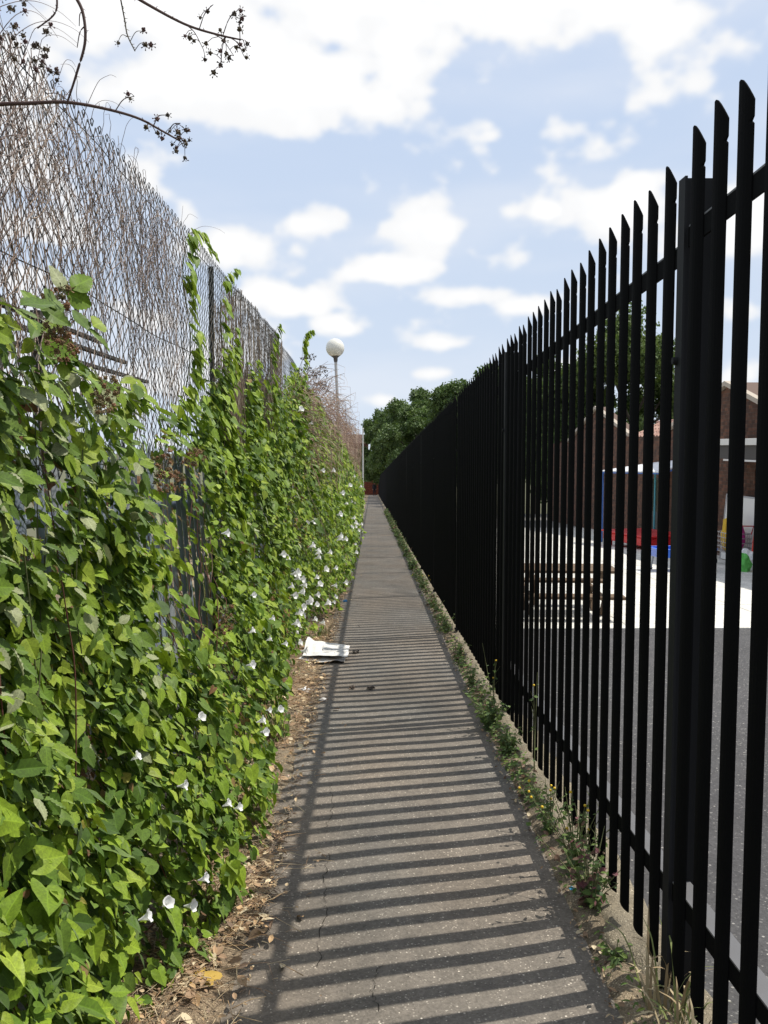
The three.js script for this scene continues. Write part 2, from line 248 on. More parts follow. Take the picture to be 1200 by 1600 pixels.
{
  const f = thing('chain_link_fence', 'tall rusty green chain link fence overgrown by climbers', 'fence', [0, 0, 0]);
  const wire = mat(lin(0.06, 0.062, 0.06), 0.5, { metalness: 0.25 }), P = 0.035, X = -0.9, near = new Acc();
  const disp = (z, y) => [0.022 * noise(z * 0.9, y * 1.1, 3) + 0.006 * noise(z * 5, y * 5, 6), 0.010 * noise(z * 2.2, y * 2.6, 9), 0.020 * noise(z * 1.3, y * 1.9, 12)];
  for (let i = 0; i < 300; i++) {
    const z = -0.95 - i * P, top = chainTop(z), pts = [], N = 32;
    for (let j = 0; j <= N; j++) { const y = top - j * P, s = ((i + j) % 2 ? 1 : -1) * (P / 2 + 0.0012), [dx, dy, dz] = disp(z, y), e = (j % 2 ? 1 : -1) * 0.003; for (const q of [-0.0042, 0.0042]) pts.push(V(X + dx + e, y + dy + q, z + dz + s)); }
    near.tube(pts, 0.0017, 0.0017, [1, 1, 1], 3);
    if (i % 2) { const [dx, dy, dz] = disp(z, top), y = top + dy, zz = z + dz - P / 2; near.tube([V(X + dx, y - 0.004, zz), V(X + dx + 0.003, y + 0.015, zz - 0.005), V(X + dx, y + 0.022, zz), V(X + dx - 0.003, y + 0.015, zz + 0.005), V(X + dx, y - 0.004, zz)], 0.0022, 0.0022, [1, 1, 1], 3); }
  }
  stuffPart(part('wire_mesh', near.geo(), wire, f));
  { const one = new Acc(), pts = []; for (let j = 0; j <= 34; j++) pts.push(V((j % 2 ? 1 : -1) * 0.003, -j * P, (j % 2 ? 1 : -1) * P / 2)); one.tube(pts, 0.0018, 0.0018, [1, 1, 1], 3);
    const n = 640, im = new THREE.InstancedMesh(one.geo(), wire, n), m4 = new THREE.Matrix4(); for (let i = 0; i < n; i++) { const z = -11.45 - i * P; m4.makeTranslation(X, chainTop(z) + (i % 2 ? P : 0), z); im.setMatrixAt(i, m4); } im.name = 'far_wire_mesh'; im.castShadow = im.receiveShadow = true; f.add(stuffPart(im)); }
  const pm = mat(lin(0.018, 0.024, 0.02), 0.6), pg = shapes([box(-0.014, -0.009, 0, 1, -0.014, 0.014), box(-0.009, 0.011, 0, 1, -0.0145, -0.0095)]);
  for (const d of [2.05, 5.2, 8.32, 11.5, 14.6, 17.7, 20.8, 24, 27, 30]) { const o = part('post', pg, pm, f), z = -d; o.position.set(X - 0.035, g(z) - 0.2, z); o.scale.set(1, chainTop(z) - g(z) + 0.22, 1); o.rotation.x = d === 5.2 ? -0.012 : 0; }
  for (const y of [0.045, 0.56, 1.09]) part('line_wire', (() => { const a = new Acc(), p = []; for (let z = -0.9; z > -33; z -= 0.16) { const yy = chainTop(z) - y, [dx, dy] = disp(z, yy); p.push(V(X + dx - 0.005, yy + dy + 0.012 * Math.sin(z * 2), z)); } a.tube(p, 0.0022, 0.0022, [1, 1, 1], 4); return a.geo(); })(), wire, f);
}

// ------------------------------------------------------------------ leaves
function leafFrom(mid, edge, fold, curl, pleat = 0) { // mid: points up the midrib; edge: outline of the right half from base to tip; leaf lies in xy, tip +y
  const a = new Acc(), c = [1, 1, 1];
  const zed = (x, y) => fold * Math.abs(x) - curl * y * y - 0.6 * (curl + fold) * x * x + 0.025 * Math.sin(8 * y + 5 * Math.abs(x));
  for (const s of [1, -1]) {
    const b = a.p.length / 3;
    mid.forEach((y) => a.vert(0, y, zed(0, y), 0, 0, 1, c, 0.5, clamp(0.15 + y * 0.8, 0, 1)));
    edge.forEach(([x, y], i) => a.vert(s * x, y, zed(x, y) + (pleat ? (i % 2 ? pleat : -pleat) : 0), 0, 0, 1, c, 0.5 + s * x * 0.8, clamp(0.15 + y * 0.8, 0, 1)));
    let m = 0; const n = mid.length, e = edge.length, tri = (p, q, w) => (s > 0 ? a.i.push(p, q, w) : a.i.push(p, w, q));
    for (let i = 0; i < e - 1; i++) { const target = Math.min(n - 1, Math.round(((i + 1) / (e - 1)) * (n - 1))); tri(b + m, b + n + i, b + n + i + 1); while (m < target) { tri(b + m, b + n + i + 1, b + m + 1); m++; } }
  }
  return a.geo(true);
}
const bindweedEdge = (w, lobe) => [[0.02, 0.0], [0.09 * w, -0.11 - lobe], [0.21 * w, -0.19 - lobe], [0.35 * w, -0.17 - lobe * 0.7], [0.45 * w, -0.03], [0.475 * w, 0.14], [0.43 * w, 0.33], [0.33 * w, 0.54], [0.2 * w, 0.74], [0.08 * w, 0.9], [0.0, 1]];
const bindweedFew = (w, lobe) => [[0.02, 0.0], [0.2 * w, -0.17 - lobe], [0.4 * w, -0.13 - lobe], [0.47 * w, 0.08], [0.4 * w, 0.34], [0.24 * w, 0.66], [0.0, 1]];
const ivyEdge = [[0.02, 0], [0.14, -0.13], [0.3, -0.16], [0.44, -0.06], [0.42, 0.1], [0.37, 0.22], [0.4, 0.36], [0.34, 0.48], [0.22, 0.56], [0.17, 0.74], [0.09, 0.9], [0, 1]];
const serrate = (w, n, tooth) => { const e = [[0.01, 0]]; for (let i = 1; i < n; i++) { const t = i / n, x = w * Math.pow(Math.sin(Math.PI * Math.pow(t, 0.75)), 0.8); e.push([x + (i % 2 ? tooth : -tooth), t + (i % 2 ? 0.02 : 0)]); } e.push([0, 1]); return e; };
const mids = [0, 0.2, 0.42, 0.64, 0.85, 1];
const G = {
  heart: [[1, 0.05, 0.22, 0.16], [0.85, 0.12, 0.5, 0.34], [1.12, 0.02, 0.12, 0.42], [0.95, 0.08, -0.2, 0.26], [1.2, 0.0, 0.3, 0.1], [0.75, 0.1, 0.7, 0.2]].map(([w, l, f, c]) => leafFrom(mids, bindweedEdge(w, l), f, c)),
  bindweed: [leafFrom([0, 0.35, 0.7, 1], bindweedFew(1, 0.05), 0.22, 0.16), leafFrom([0, 0.35, 0.7, 1], bindweedFew(0.85, 0.12), 0.42, 0.3), leafFrom([0, 0.35, 0.7, 1], bindweedFew(1.12, 0.02), 0.1, 0.34), leafFrom([0, 0.35, 0.7, 1], bindweedFew(0.95, 0.08), -0.15, 0.22)],
  ivy: [leafFrom([0, 0.3, 0.7, 1], ivyEdge, 0.15, 0.15), leafFrom([0, 0.3, 0.7, 1], ivyEdge, 0.3, 0.28)],
  bramble: [leafFrom([0, 0.2, 0.4, 0.6, 0.8, 1], serrate(0.33, 14, 0.016), 0.2, 0.2, 0.012), leafFrom([0, 0.2, 0.4, 0.6, 0.8, 1], serrate(0.38, 14, 0.018), 0.34, 0.32, 0.014), leafFrom([0, 0.2, 0.4, 0.6, 0.8, 1], serrate(0.3, 14, 0.014), 0.08, 0.38, 0.012)],
  small: [leafFrom([0, 0.5, 1], [[0.02, 0], [0.3, 0.25], [0.28, 0.6], [0, 1]], 0.25, 0.2), leafFrom([0, 0.5, 1], [[0.02, 0], [0.2, 0.25], [0.2, 0.6], [0, 1]], 0.4, 0.3)],
};
const veinTex = tex(256, (x, y) => { // pale midrib and side veins, faint mottling: print of the leaf itself
  const u = Math.abs(x / 255 - 0.5), v = y / 255; let k = 226 + 22 * tile(x, y, 256, 32, 4) + 14 * tile(x, y, 256, 9, 5);
  const w = (((v - u * 0.75) * 9) % 1 + 1) % 1; if (w < 0.1 && u < 0.42) k += 26; if (u < 0.014) k += 40;
  return [k, k, k * 0.97];
});
const leafSet = (cols, coat = 0.14, tr = 0.3) => cols.map((c) => phys(lin(...c), 0.85, { map: veinTex, specularIntensity: 0.55, transmission: tr, thickness: 0, clearcoat: coat, clearcoatRoughness: 0.36 }));
const greens = [[0.20, 0.32, 0.014], [0.13, 0.235, 0.012], [0.27, 0.39, 0.018], [0.085, 0.17, 0.010], [0.29, 0.43, 0.022], [0.15, 0.25, 0.025], [0.35, 0.46, 0.04], [0.06, 0.125, 0.008], [0.32, 0.21, 0.08], [0.22, 0.11, 0.045], [0.36, 0.33, 0.05]];
const brambleGreens = [[0.16, 0.27, 0.014], [0.22, 0.33, 0.016], [0.095, 0.18, 0.012], [0.29, 0.39, 0.03], [0.13, 0.22, 0.018], [0.4, 0.44, 0.24]];
const yellows = [[0.32, 0.33, 0.06], [0.22, 0.13, 0.05], [0.27, 0.2, 0.08]];
const leafMats = leafSet(greens), brambleMats = leafSet(brambleGreens);
const leafVC = phys(0xffffff, 0.85, { map: veinTex, vertexColors: true, specularIntensity: 0.55, transmission: 0.3, thickness: 0, clearcoat: 0.14, clearcoatRoughness: 0.36 });
const _x = V(0, 0, 0), _y = V(0, 0, 0), _z = V(0, 0, 0);
function leafMatrix(pos, normal, tip, s) { _z.copy(normal).normalize(); _y.copy(tip).addScaledVector(_z, -tip.dot(_z)).normalize(); _x.crossVectors(_y, _z); return new THREE.Matrix4().makeBasis(_x.multiplyScalar(s), _y.multiplyScalar(s), _z.multiplyScalar(s)).setPosition(pos); }
// list of {m, geo, ci, key}: the ones that show largest become parts, the rest one mass
function emitLeaves(owner, list, mats, cols, nParts, name = 'leaf') {
  list.sort((a, b) => b.key - a.key);
  const rest = new Acc();
  list.forEach((l, i) => {
    if (i < nParts) { const o = part(name, l.geo, mats[l.ci], owner); l.m.decompose(o.position, o.quaternion, o.scale); }
    else { const c = cols[l.ci], k = 0.85 + 0.3 * hash3(i, 3, 7); rest.add(l.geo, l.m, [c[0] * k, c[1] * k, c[2] * k]); }
  });
  if (rest.i.length) stuffPart(part('foliage', rest.geo(), leafVC, owner));
}
const interp = (tab, v) => { let i = 0; while (i < tab.length - 2 && v > tab[i + 1][0]) i++; const [a, b] = [tab[i], tab[i + 1]]; return lerp(a[1], b[1], clamp((v - a[0]) / (b[0] - a[0]), 0, 1)); };
const foot = [[0.8, -0.78], [2.2, -0.72], [2.6, -0.62], [3.05, -0.5], [4.2, -0.56], [5, -0.61], [6.3, -0.66], [8, -0.6], [10, -0.46], [15, -0.35], [25, -0.38], [40, -0.5], [56, -0.66]];
const crest = [[0.8, 1.74], [2.0, 1.8], [2.7, 1.74], [3.4, 1.88], [4.3, 1.98], [4.9, 2.2], [5.6, 2.2], [7, 2.4], [8.5, 2.65], [10, 2.75], [14, 2.75], [20, 2.6], [56, 2.7]];
const hedgeFront = (d, y) => { const t = clamp(y / interp(crest, d), 0, 1.2), b = interp(foot, d), up = lerp(lerp(1, 0.2, step(0.45, 1.25, y)), lerp(1, 0.28, step(0.5, 1.05, t)), step(4.5, 8, d)), w = lerp(1, 0.45, step(0.7, 1.2, y) * step(6, 4, d)); return -0.9 + (b + 0.9) * up + w * (0.11 * noise(d * 2.1, y * 2.5, 4) + 0.06 * noise(d * 1.1, y * 1.3, 14) + 0.06 * noise(d * 5, y * 5, 24)); };
const gap = (d, y) => { const w = y + g(-d), e = ((d - 4.0) / 0.72) ** 2 + ((w - 1.15) / 0.56) ** 2, f = ((d - 3.3) / 0.5) ** 2 + ((w - 1.36) / 0.22) ** 2; return Math.min(e, f) < 1 + 0.5 * noise(d * 3, y * 3, 21); };
function hedge(name, label, category, d0, d1, perM2, size, spec, seed, nParts, o = {}) {
  const h = thing(name, label, category, [0, 0, 0], o.group), r = rng(seed), list = [];
  const n = Math.round((d1 - d0) * 2.1 * perM2);
  for (let i = 0; i < n; i++) {
    const d = d0 + (d1 - d0) * r(), top = interp(crest, d) + 0.16 * noise(d * 2.4, 3, 6), y0 = o.lo ?? 0, y = y0 + ((o.hi ?? top) - y0) * Math.pow(r(), 0.9);
    if (y > top + 0.1) continue;
    if (gap(d, y) && r() < (o.gapThin ?? 0.93)) continue;
    const edgeFade = step(top, top - 0.35, y); if (r() > 0.25 + 0.75 * edgeFade) continue;
    const depth = Math.pow(r(), 1.7), X = lerp(hedgeFront(d, y), -0.9, depth * 0.95) + 0.03 * (r() - 0.3), z = -d;
    if (0.7 * noise(d * 2.3, y * 2.8, 31) + 0.65 * noise(d * 5.5, y * 5.5, 37) + depth * 0.55 < -0.1 && r() < 0.94) continue;      // pockets between sprays
    const nrm = V(0.25 + 0.95 * r(), 0.15 + 1.25 * r(), (r() - 0.45) * 1.7), tip = V((r() - 0.1) * 1.3, -0.1 - r() * 1.1, (r() - 0.5) * 2.2);
    const s0 = size * (0.36 + 1.05 * Math.pow(r(), 1.4)) * (r() < 0.07 ? 1.55 : 1) * (1 - 0.15 * depth), kind = spec[Math.floor(r() * spec.length)], gs = G[kind], geo = gs[Math.floor(r() * gs.length)];
    const dry = noise(d * 1.7, y * 2.6, 55) > 0.42 && depth > 0.1 ? 0.62 : 0.03, ci = r() < dry ? 8 + Math.floor(r() * 3) : Math.floor(Math.pow(r(), 1.1) * 8), s = ci > 7 ? s0 * 0.55 : s0;
    list.push({ m: leafMatrix(V(X, g(z) + y + 0.02, z), nrm, tip, s), geo, ci, key: (s / d) * (1.2 - depth) });
  }
  emitLeaves(h, list, leafMats, greens, nParts);
  // twining stems
  const st = new Acc();
  for (let i = 0; i < (o.stems ?? 40) * 0.6; i++) { const d = d0 + (d1 - d0) * r(), top = interp(crest, d) * (0.5 + 0.5 * r()), pts = []; let dd = d; for (let k = 0; k <= 10; k++) { const y = (k / 10) * top; dd += (r() - 0.5) * 0.24; pts.push(V(lerp(hedgeFront(dd, y), -0.9, 0.35 + 0.5 * r()), g(-dd) + y, -dd)); } const c = r() < 0.4 ? [0.16, 0.06, 0.04] : r() < 0.5 ? [0.12, 0.14, 0.05] : [0.17, 0.12, 0.07]; st.tube(curve(pts, 24), 0.0026, 0.0014, c, 4); }
  stuffPart(part('stems', st.geo(), stemVC, h));
  return h;
}
const stemVC = mat(0xffffff, 0.8, { vertexColors: true });
const flowerGeo = [[0, 0], [1, 0.3]].map(([k, w]) => { // trumpet of a bindweed, mouth towards +z
  const a = new Acc(), prof = [[0.004, -0.045], [0.006, -0.03], [0.012, -0.012], [0.02, 0.004], [0.029, 0.011], [0.031, 0.012 - 0.006 * w]], N = 15, c = [1, 1, 1];
  prof.forEach(([q, z], j) => { for (let i = 0; i < N; i++) { const t = (i / N) * Math.PI * 2, m = j > 2 ? 1 + 0.07 * Math.cos(5 * t) * (j - 2) / 3 + w * 0.16 * Math.cos(2 * t + 1) : 1; a.vert(Math.cos(t) * q * m, Math.sin(t) * q * m, z + (j > 3 ? 0.004 * Math.cos(5 * t + 1) + w * 0.008 * Math.sin(2 * t) : 0), 0, 0, 1, c); } });
  for (let j = 0; j < prof.length - 1; j++) for (let i = 0; i < N; i++) { const l = (i + 1) % N, p = j * N, q = p + N; a.i.push(p + i, p + l, q + i, p + l, q + l, q + i); }
  return a.geo(true);
});
const flowerMat = phys(lin(0.86, 0.86, 0.85), 0.9, { transmission: 0.3, thickness: 0 });
function flowerOn(owner, [x, y, z], s, r) { const o = part('flower', flowerGeo[r() < 0.6 ? 0 : 1], flowerMat, owner); o.position.set(x, y, z); o.lookAt(x + 0.9 + 0.5 * r(), y + 0.1 + 0.8 * r(), z + 1.1 * (r() - 0.15)); o.scale.setScalar(s); return o; }

const nearHedge = hedge('bindweed_hedge', 'near tangle of heart shaped bindweed leaves spilling onto the dry soil', 'hedge', 1.0, 3.4, 3700, 0.047, ['heart', 'heart', 'heart', 'heart', 'ivy', 'small'], 101, 300, { stems: 60 });
const midHedge = hedge('bindweed_hedge', 'bindweed mass with white flowers around the gap showing grey pales', 'hedge', 3.4, 7.0, 2900, 0.048, ['heart', 'heart', 'heart', 'bramble', 'small'], 202, 300, { stems: 70 });
const paperHedge = hedge('bindweed_hedge', 'flowering bindweed bank beside the sheet of newspaper', 'hedge', 7.0, 13, 1700, 0.053, ['bindweed', 'ivy', 'bramble', 'small'], 303, 150, { stems: 60 });
const farHedge = hedge('overgrown_hedge', 'long leafy hedge beyond the newspaper, before the thin white pole', 'hedge', 13, 30, 600, 0.07, ['bindweed', 'small', 'bramble'], 404, 0, { stems: 50 });
hedge('overgrown_hedge', 'last stretch of leafy hedge beside the thin white pole', 'hedge', 30, 56, 260, 0.1, ['small', 'bindweed'], 505, 0, { stems: 20 });
{
  const r = rng(606);
  const list = [[-0.78, 1.14, -4.40], [-0.66, 0.81, -6.22], [-0.65, 0.75, -6.48], [-0.60, 0.40, -7.44], [-0.62, 0.53, -6.98], [-0.60, 0.37, -7.22], [-0.59, 0.17, -7.92], [-0.56, 0.06, -8.38], [-0.59, 0.27, -7.06], [-0.54, 0.40, -6.16], [-0.64, 0.40, -6.90], [-0.51, 0.62, -7.96], [-0.43, 0.56, -8.42], [-0.55, 0.70, -7.76], [-0.44, 0.01, -9.86], [-0.52, 0.27, -8.30], [-0.59, -0.13, -8.62], [-0.52, -0.19, -8.76], [-0.62, 0.70, -4.14], [-0.56, 0.62, -4.32], [-0.59, 0.60, -3.88], [-0.57, 0.68, -4.54], [-0.52, 0.41, -3.68], [-0.51, 0.36, -3.68], [-0.49, 0.33, -4.10], [-0.50, 0.43, -3.76], [-0.65, 0.63, -3.02], [-0.74, 0.67, -2.52], [-0.66, 0.48, -2.78], [-0.54, 0.37, -2.90], [-0.51, 0.34, -2.94], [-0.63, 0.29, -2.40], [-0.63, 0.11, -2.72], [-0.64, 0.35, -2.22], [-0.59, 0.19, -2.74], [-0.68, 0.79, -4.62], [-0.66, 1.82, -9.32], [-0.55, 1.32, -9.38], [-0.50, 1.28, -10.82], [-0.40, 0.99, -11.14], [-0.67, 1.91, -8.04], [-0.55, 0.35, -6.04], [-0.47, 0.40, -8.38], [-0.61, 0.56, -6.36], [-0.50, 0.56, -4.48]];
  for (const p of list) { const d = -p[2], q = p; flowerOn(d < 3.4 ? nearHedge : d < 7 ? midHedge : paperHedge, [q[0] + (d < 6 ? 0.055 : 0.03), q[1], q[2]], d < 5 ? 0.42 + 0.25 * r() : 0.75 + 0.35 * r(), r); if (d > 6.5 && r() < 0.25) flowerOn(d < 7 ? midHedge : paperHedge, [q[0] + 0.03, q[1] + 0.1 * (r() - 0.5), q[2] + 0.16 * (r() - 0.5)], 0.8 + 0.4 * r(), r); }
  for (let i = 0; i < 24; i++) { const d = 7.2 + 5.6 * r() * r(), y = 0.1 + 1.3 * r(); flowerOn(paperHedge, [hedgeFront(d, y) + 0.05, g(-d) + y, -d], 0.7 + 0.5 * r(), r); }
  for (let i = 0; i < 22; i++) { const d = 13 + 15 * r() * r(), y = 0.2 + 2.0 * r(); flowerOn(farHedge, [hedgeFront(d, y) + 0.06, g(-d) + y, -d], 0.8 + 0.5 * r(), r); }
}
// dark shrubs behind the grey pales, that close the view through the gap
{
  const h = thing('shrub', 'dense dark shrub growing behind the blue grey palisade', 'shrub', [-1.55, 0, -6]), r = rng(707), a = new Acc();
  for (let i = 0; i < 6500; i++) { const d = 1.0 + 22 * Math.pow(r(), 1.4), y = 1.62 * r(), z = -d, x = -1.22 - 0.75 * r(), c = greens[Math.floor(r() * greens.length)]; const gs = G.small; a.add(gs[i % 2], leafMatrix(V(x + 1.55, g(z) + y, z + 6), V(0.4 + r(), 0.5 + r(), r() - 0.5), V(r() - 0.5, -1, r() - 0.5), 0.08 + 0.08 * r()), c); }
  stuffPart(part('crown', a.geo(), leafVC, h));
  const st = new Acc(); for (let i = 0; i < 26; i++) { const d = 1.2 + i * 0.8, z = -d; st.tube(curve([V(0, g(z) - 0.05, z + 6), V(0.1 * (r() - 0.5), g(z) + 0.7, z + 6 + 0.3 * (r() - 0.5)), V(0.4 * (r() - 0.5), g(z) + 1.5, z + 6 + 0.5 * (r() - 0.5))], 8), 0.02, 0.008, [0.1, 0.07, 0.05], 5); }
  stuffPart(part('trunk', st.geo(), stemVC, h));
}
// ------------------------------------------------------------------ brambles, climbers, dead growth
const berryGeo = (() => { const l = []; for (let i = 0; i < 9; i++) { const s = new THREE.IcosahedronGeometry(0.0028, 0), t = i * 2.4, y = (i / 9 - 0.5) * 0.008; s.translate(Math.cos(t) * 0.0032, y, Math.sin(t) * 0.0032); l.push(s); } for (let k = 0; k < 5; k++) { const c = new THREE.ConeGeometry(0.0018, 0.008, 3); c.rotateZ(2.0); c.rotateY(k * 1.257); c.translate(Math.cos(k * 1.257) * 0.006, 0.006, -Math.sin(k * 1.257) * 0.006); l.push(c); } return shapes(l); })();
const berryMats = [mat(lin(0.05, 0.035, 0.022), 0.7), mat(lin(0.085, 0.06, 0.03), 0.7), mat(lin(0.1, 0.045, 0.04), 0.6)], caneMat = mat(lin(0.075, 0.04, 0.032), 0.7), caneGreen = mat(lin(0.085, 0.07, 0.04), 0.7);
function cane(label, pts, r0, r1, shoots, seed, m = caneMat) {
  const b = pts[0], c = thing('bramble_cane', label, 'bramble cane', b, 'bramble canes overhanging from the fence'), r = rng(seed), L = pts.map((p) => V(p[0] - b[0], p[1] - b[1], p[2] - b[2])), crv = new THREE.CatmullRomCurve3(L);
  const stem = part('cane', tubeGeo(crv.getPoints(40), r0, r1, 7), m, c), th = new Acc();
  for (let i = 0; i < 26; i++) { const p = crv.getPoint(r()), dir = V(r() - 0.5, r() - 0.3, r() - 0.5).normalize(); th.tube([p, p.clone().addScaledVector(dir, r0 + 0.002), p.clone().addScaledVector(dir, r0 + 0.005).add(V(0.001, -0.001, 0))], 0.0011, 0.0002, [1, 1, 1], 3); }
  stuffPart(part('thorns', th.geo(), m, stem));
  for (const [t, dx, dy, dz, n, spread] of shoots) {
    const p = crv.getPoint(t), e = V(p.x + dx, p.y + dy, p.z + dz), mid = p.clone().lerp(e, 0.5).add(V(0, 0.008, 0.005)), sc = new THREE.CatmullRomCurve3([p, mid, e]);
    const tw = part('twig', tubeGeo(sc.getPoints(8), r1 * 0.7, r1 * 0.45, 5), m, c);
    const nb = Math.ceil(n * 0.62);
    for (let k = 0; k < nb; k++) {
      const q = sc.getPoint(clamp(1 - (k / nb) * 0.85, 0, 1)), w = q.clone().add(V((r() - 0.5) * spread, (r() - 0.55) * spread, (r() - 0.5) * spread));
      part('stalk', tubeGeo([q, q.clone().lerp(w, 0.5).add(V(0, 0.004, 0)), w], 0.0009, 0.0007, 3), m, tw);
      const o = part('berry', berryGeo, berryMats[Math.floor(r() * 3)], tw); o.position.copy(w); o.rotation.set(r() * 6, r() * 6, r() * 6); o.scale.setScalar(0.55 + 0.4 * r());
    }
  }
}
cane('thorny bramble cane reaching straight out from the mesh, berries at its drooping tip', [[-1.0, 2.27, -2.1], [-0.85, 2.31, -2.0], [-0.74, 2.32, -2.0], [-0.67, 2.322, -2.0], [-0.59, 2.31, -2.0], [-0.51, 2.288, -2.0], [-0.46, 2.262, -2.0], [-0.42, 2.24, -2.0]], 0.0052, 0.0018,
  [[0.62, 0.045, 0.028, 0.01, 3, 0.03], [0.8, 0.03, 0.02, 0.01, 3, 0.03], [0.74, 0.03, -0.03, 0.0, 2, 0.02], [0.9, 0.03, 0.02, 0.01, 6, 0.05], [0.95, 0.02, -0.02, 0, 7, 0.05], [0.99, 0.012, -0.01, 0, 9, 0.05], [0.45, -0.05, 0.015, 0.01, 0, 0]], 11);
cane('long bramble cane slanting across the bright cloud with hanging berry clusters', [[-0.9, 2.78, -2.0], [-0.68, 2.62, -1.9], [-0.51, 2.51, -1.9], [-0.46, 2.48, -1.9], [-0.38, 2.44, -1.9], [-0.31, 2.42, -1.9], [-0.27, 2.412, -1.9]], 0.0046, 0.0016,
  [[0.66, 0.035, -0.05, 0, 6, 0.045], [0.72, 0.03, 0.05, 0, 3, 0.03], [0.78, 0.045, -0.045, 0, 8, 0.05], [0.84, 0.03, 0.05, 0, 3, 0.03], [0.86, -0.01, -0.06, 0, 7, 0.05], [0.9, 0.03, -0.04, 0, 3, 0.03], [0.99, 0.0, 0.04, 0, 5, 0.018], [0.99, 0.012, -0.02, 0, 2, 0.02]], 12);
cane('bare curved bramble cane hanging down onto the straight one', [[-0.68, 2.7, -1.97], [-0.63, 2.53, -1.95], [-0.612, 2.49, -1.95], [-0.608, 2.43, -1.95], [-0.63, 2.37, -1.96], [-0.66, 2.312, -1.98]], 0.0042, 0.0022, [[0.5, -0.018, -0.045, 0, 0, 0], [0.4, -0.008, -0.03, 0, 0, 0]], 13);
cane('thin hanging bramble twig forked at its end with three buds', [[-0.53, 2.62, -1.9], [-0.52, 2.51, -1.9], [-0.51, 2.45, -1.9], [-0.505, 2.42, -1.9], [-0.49, 2.388, -1.9]], 0.0018, 0.0012, [[0.78, -0.022, -0.012, 0, 1, 0.01], [0.99, 0.03, 0.01, 0, 2, 0.015], [0.85, 0.03, 0.02, 0, 1, 0.012]], 14, caneGreen);
cane('short curved bramble tip bending back towards the mesh', [[-0.64, 2.6, -1.9], [-0.648, 2.51, -1.9], [-0.652, 2.465, -1.9], [-0.69, 2.432, -1.9]], 0.0028, 0.0014, [], 15);

{ // bramble bush at the upper left, large pleated leaflets in threes
  const r = rng(808), h = thing('bramble_bush', 'large leaved bramble rising against the mesh with dull fruit clusters', 'bramble', [0, 0, 0]), list = [], st = new Acc();
  const leaf3 = (p, nrm, tip, s, key) => { for (const [a, k, off] of [[0, 1, 0.02], [1.15, 0.85, 0], [-1.15, 0.85, 0]]) { const t = tip.clone().applyAxisAngle(nrm.clone().normalize(), a), ci = r() < 0.14 ? 5 : Math.floor(r() * 5); list.push({ m: leafMatrix(p.clone().addScaledVector(t, off), nrm.clone().add(V((r() - 0.5) * 0.7, (r() - 0.5) * 0.5, (r() - 0.5) * 0.7)), t, s * k), geo: G.bramble[Math.floor(r() * 3)], ci, key: key * k }); } };
  const zones = [[210, 1.35, 2.45, 1.15, 1.92], [80, 2.3, 2.95, 1.3, 1.86], [60, 1.3, 2.2, 0.7, 1.3], [30, 2.4, 3.0, 0.7, 1.1], [46, 4.9, 6.8, 0.6, 1.5]];
  for (const [n, d0, d1, y0, y1] of zones) for (let i = 0; i < n; i++) { const d = lerp(d0, d1, r()), y = lerp(y0, y1, Math.pow(r(), 0.8)), z = -d, X = Math.max(-0.86, lerp(hedgeFront(d, Math.min(y, 1.5)) + 0.07, -0.82, Math.pow(r(), 1.3) * 0.8)); leaf3(V(X, y + g(z) + 0.06, z), V(0.4 + 0.7 * r(), 0.35 + 0.9 * r(), (r() - 0.4) * 1.3), V((r() - 0.1) * 1.2, -0.2 - 0.8 * r(), (r() - 0.5) * 2), 0.036 + 0.04 * r(), (0.1 / d)); }
  // the pale, turned-up spray at the top
  for (const [x, y, z, nx, ny, nz] of [[-0.68, 1.91, -2.0, 0.9, 0.2, 0.5], [-0.7, 1.86, -1.9, 0.7, 0.6, 0.6], [-0.73, 1.85, -1.84, 0.6, 0.9, 0.3], [-0.66, 1.84, -2.08, 0.8, 0.5, 0.4], [-0.75, 1.8, -1.75, 0.9, 0.5, 0.3]]) leaf3(V(x, y, z), V(nx, ny, nz), V(0.5, 0.5, -0.5 + r() * 0.4), 0.08, 1);
  emitLeaves(h, list, brambleMats, brambleGreens, 300, 'leaflet');
  for (let i = 0; i < 16; i++) { const d = 1.3 + 1.9 * r(), pts = []; let x = -0.84, z = -d; for (let k = 0; k <= 6; k++) { pts.push(V(x, g(z) + 0.3 * k * (0.8 + 0.2 * r()), z)); x += (r() - 0.45) * 0.07; z += (r() - 0.5) * 0.16; x = clamp(x, -0.89, -0.8); } st.tube(curve(pts, 20), 0.003, 0.0016, r() < 0.5 ? [0.14, 0.05, 0.035] : [0.1, 0.11, 0.04], 5); }
  stuffPart(part('canes', st.geo(), stemVC, h));
  for (const [d, y, X] of [[2.02, 1.9, -0.7], [2.05, 1.84, -0.71], [2.0, 1.8, -0.69], [2.45, 1.72, -0.74], [2.5, 1.76, -0.74], [2.9, 1.5, -0.68], [2.95, 1.55, -0.7], [3.3, 1.5, -0.72], [3.9, 1.62, -0.78], [3.85, 1.6, -0.79], [4.05, 1.63, -0.8], [3.6, 0.95, -0.6], [3.65, 0.9, -0.61]]) { const a = new Acc(); for (let k = 0; k < 16; k++) { const m4 = new THREE.Matrix4().compose(V((r() - 0.5) * 0.06, (r() - 0.5) * 0.07, (r() - 0.5) * 0.07), new THREE.Quaternion().setFromEuler(new THREE.Euler(r() * 6, r() * 6, 0)), V(1, 1, 1).multiplyScalar(0.8 + 0.6 * r())); a.add(berryGeo, m4, r() < 0.4 ? [0.2, 0.13, 0.06] : r() < 0.5 ? [0.24, 0.12, 0.06] : [0.12, 0.1, 0.04]); } const o = part('fruit_cluster', a.geo(), stemVC, h); o.position.set(X, y + g(-d) + 0.08, -d); }
}
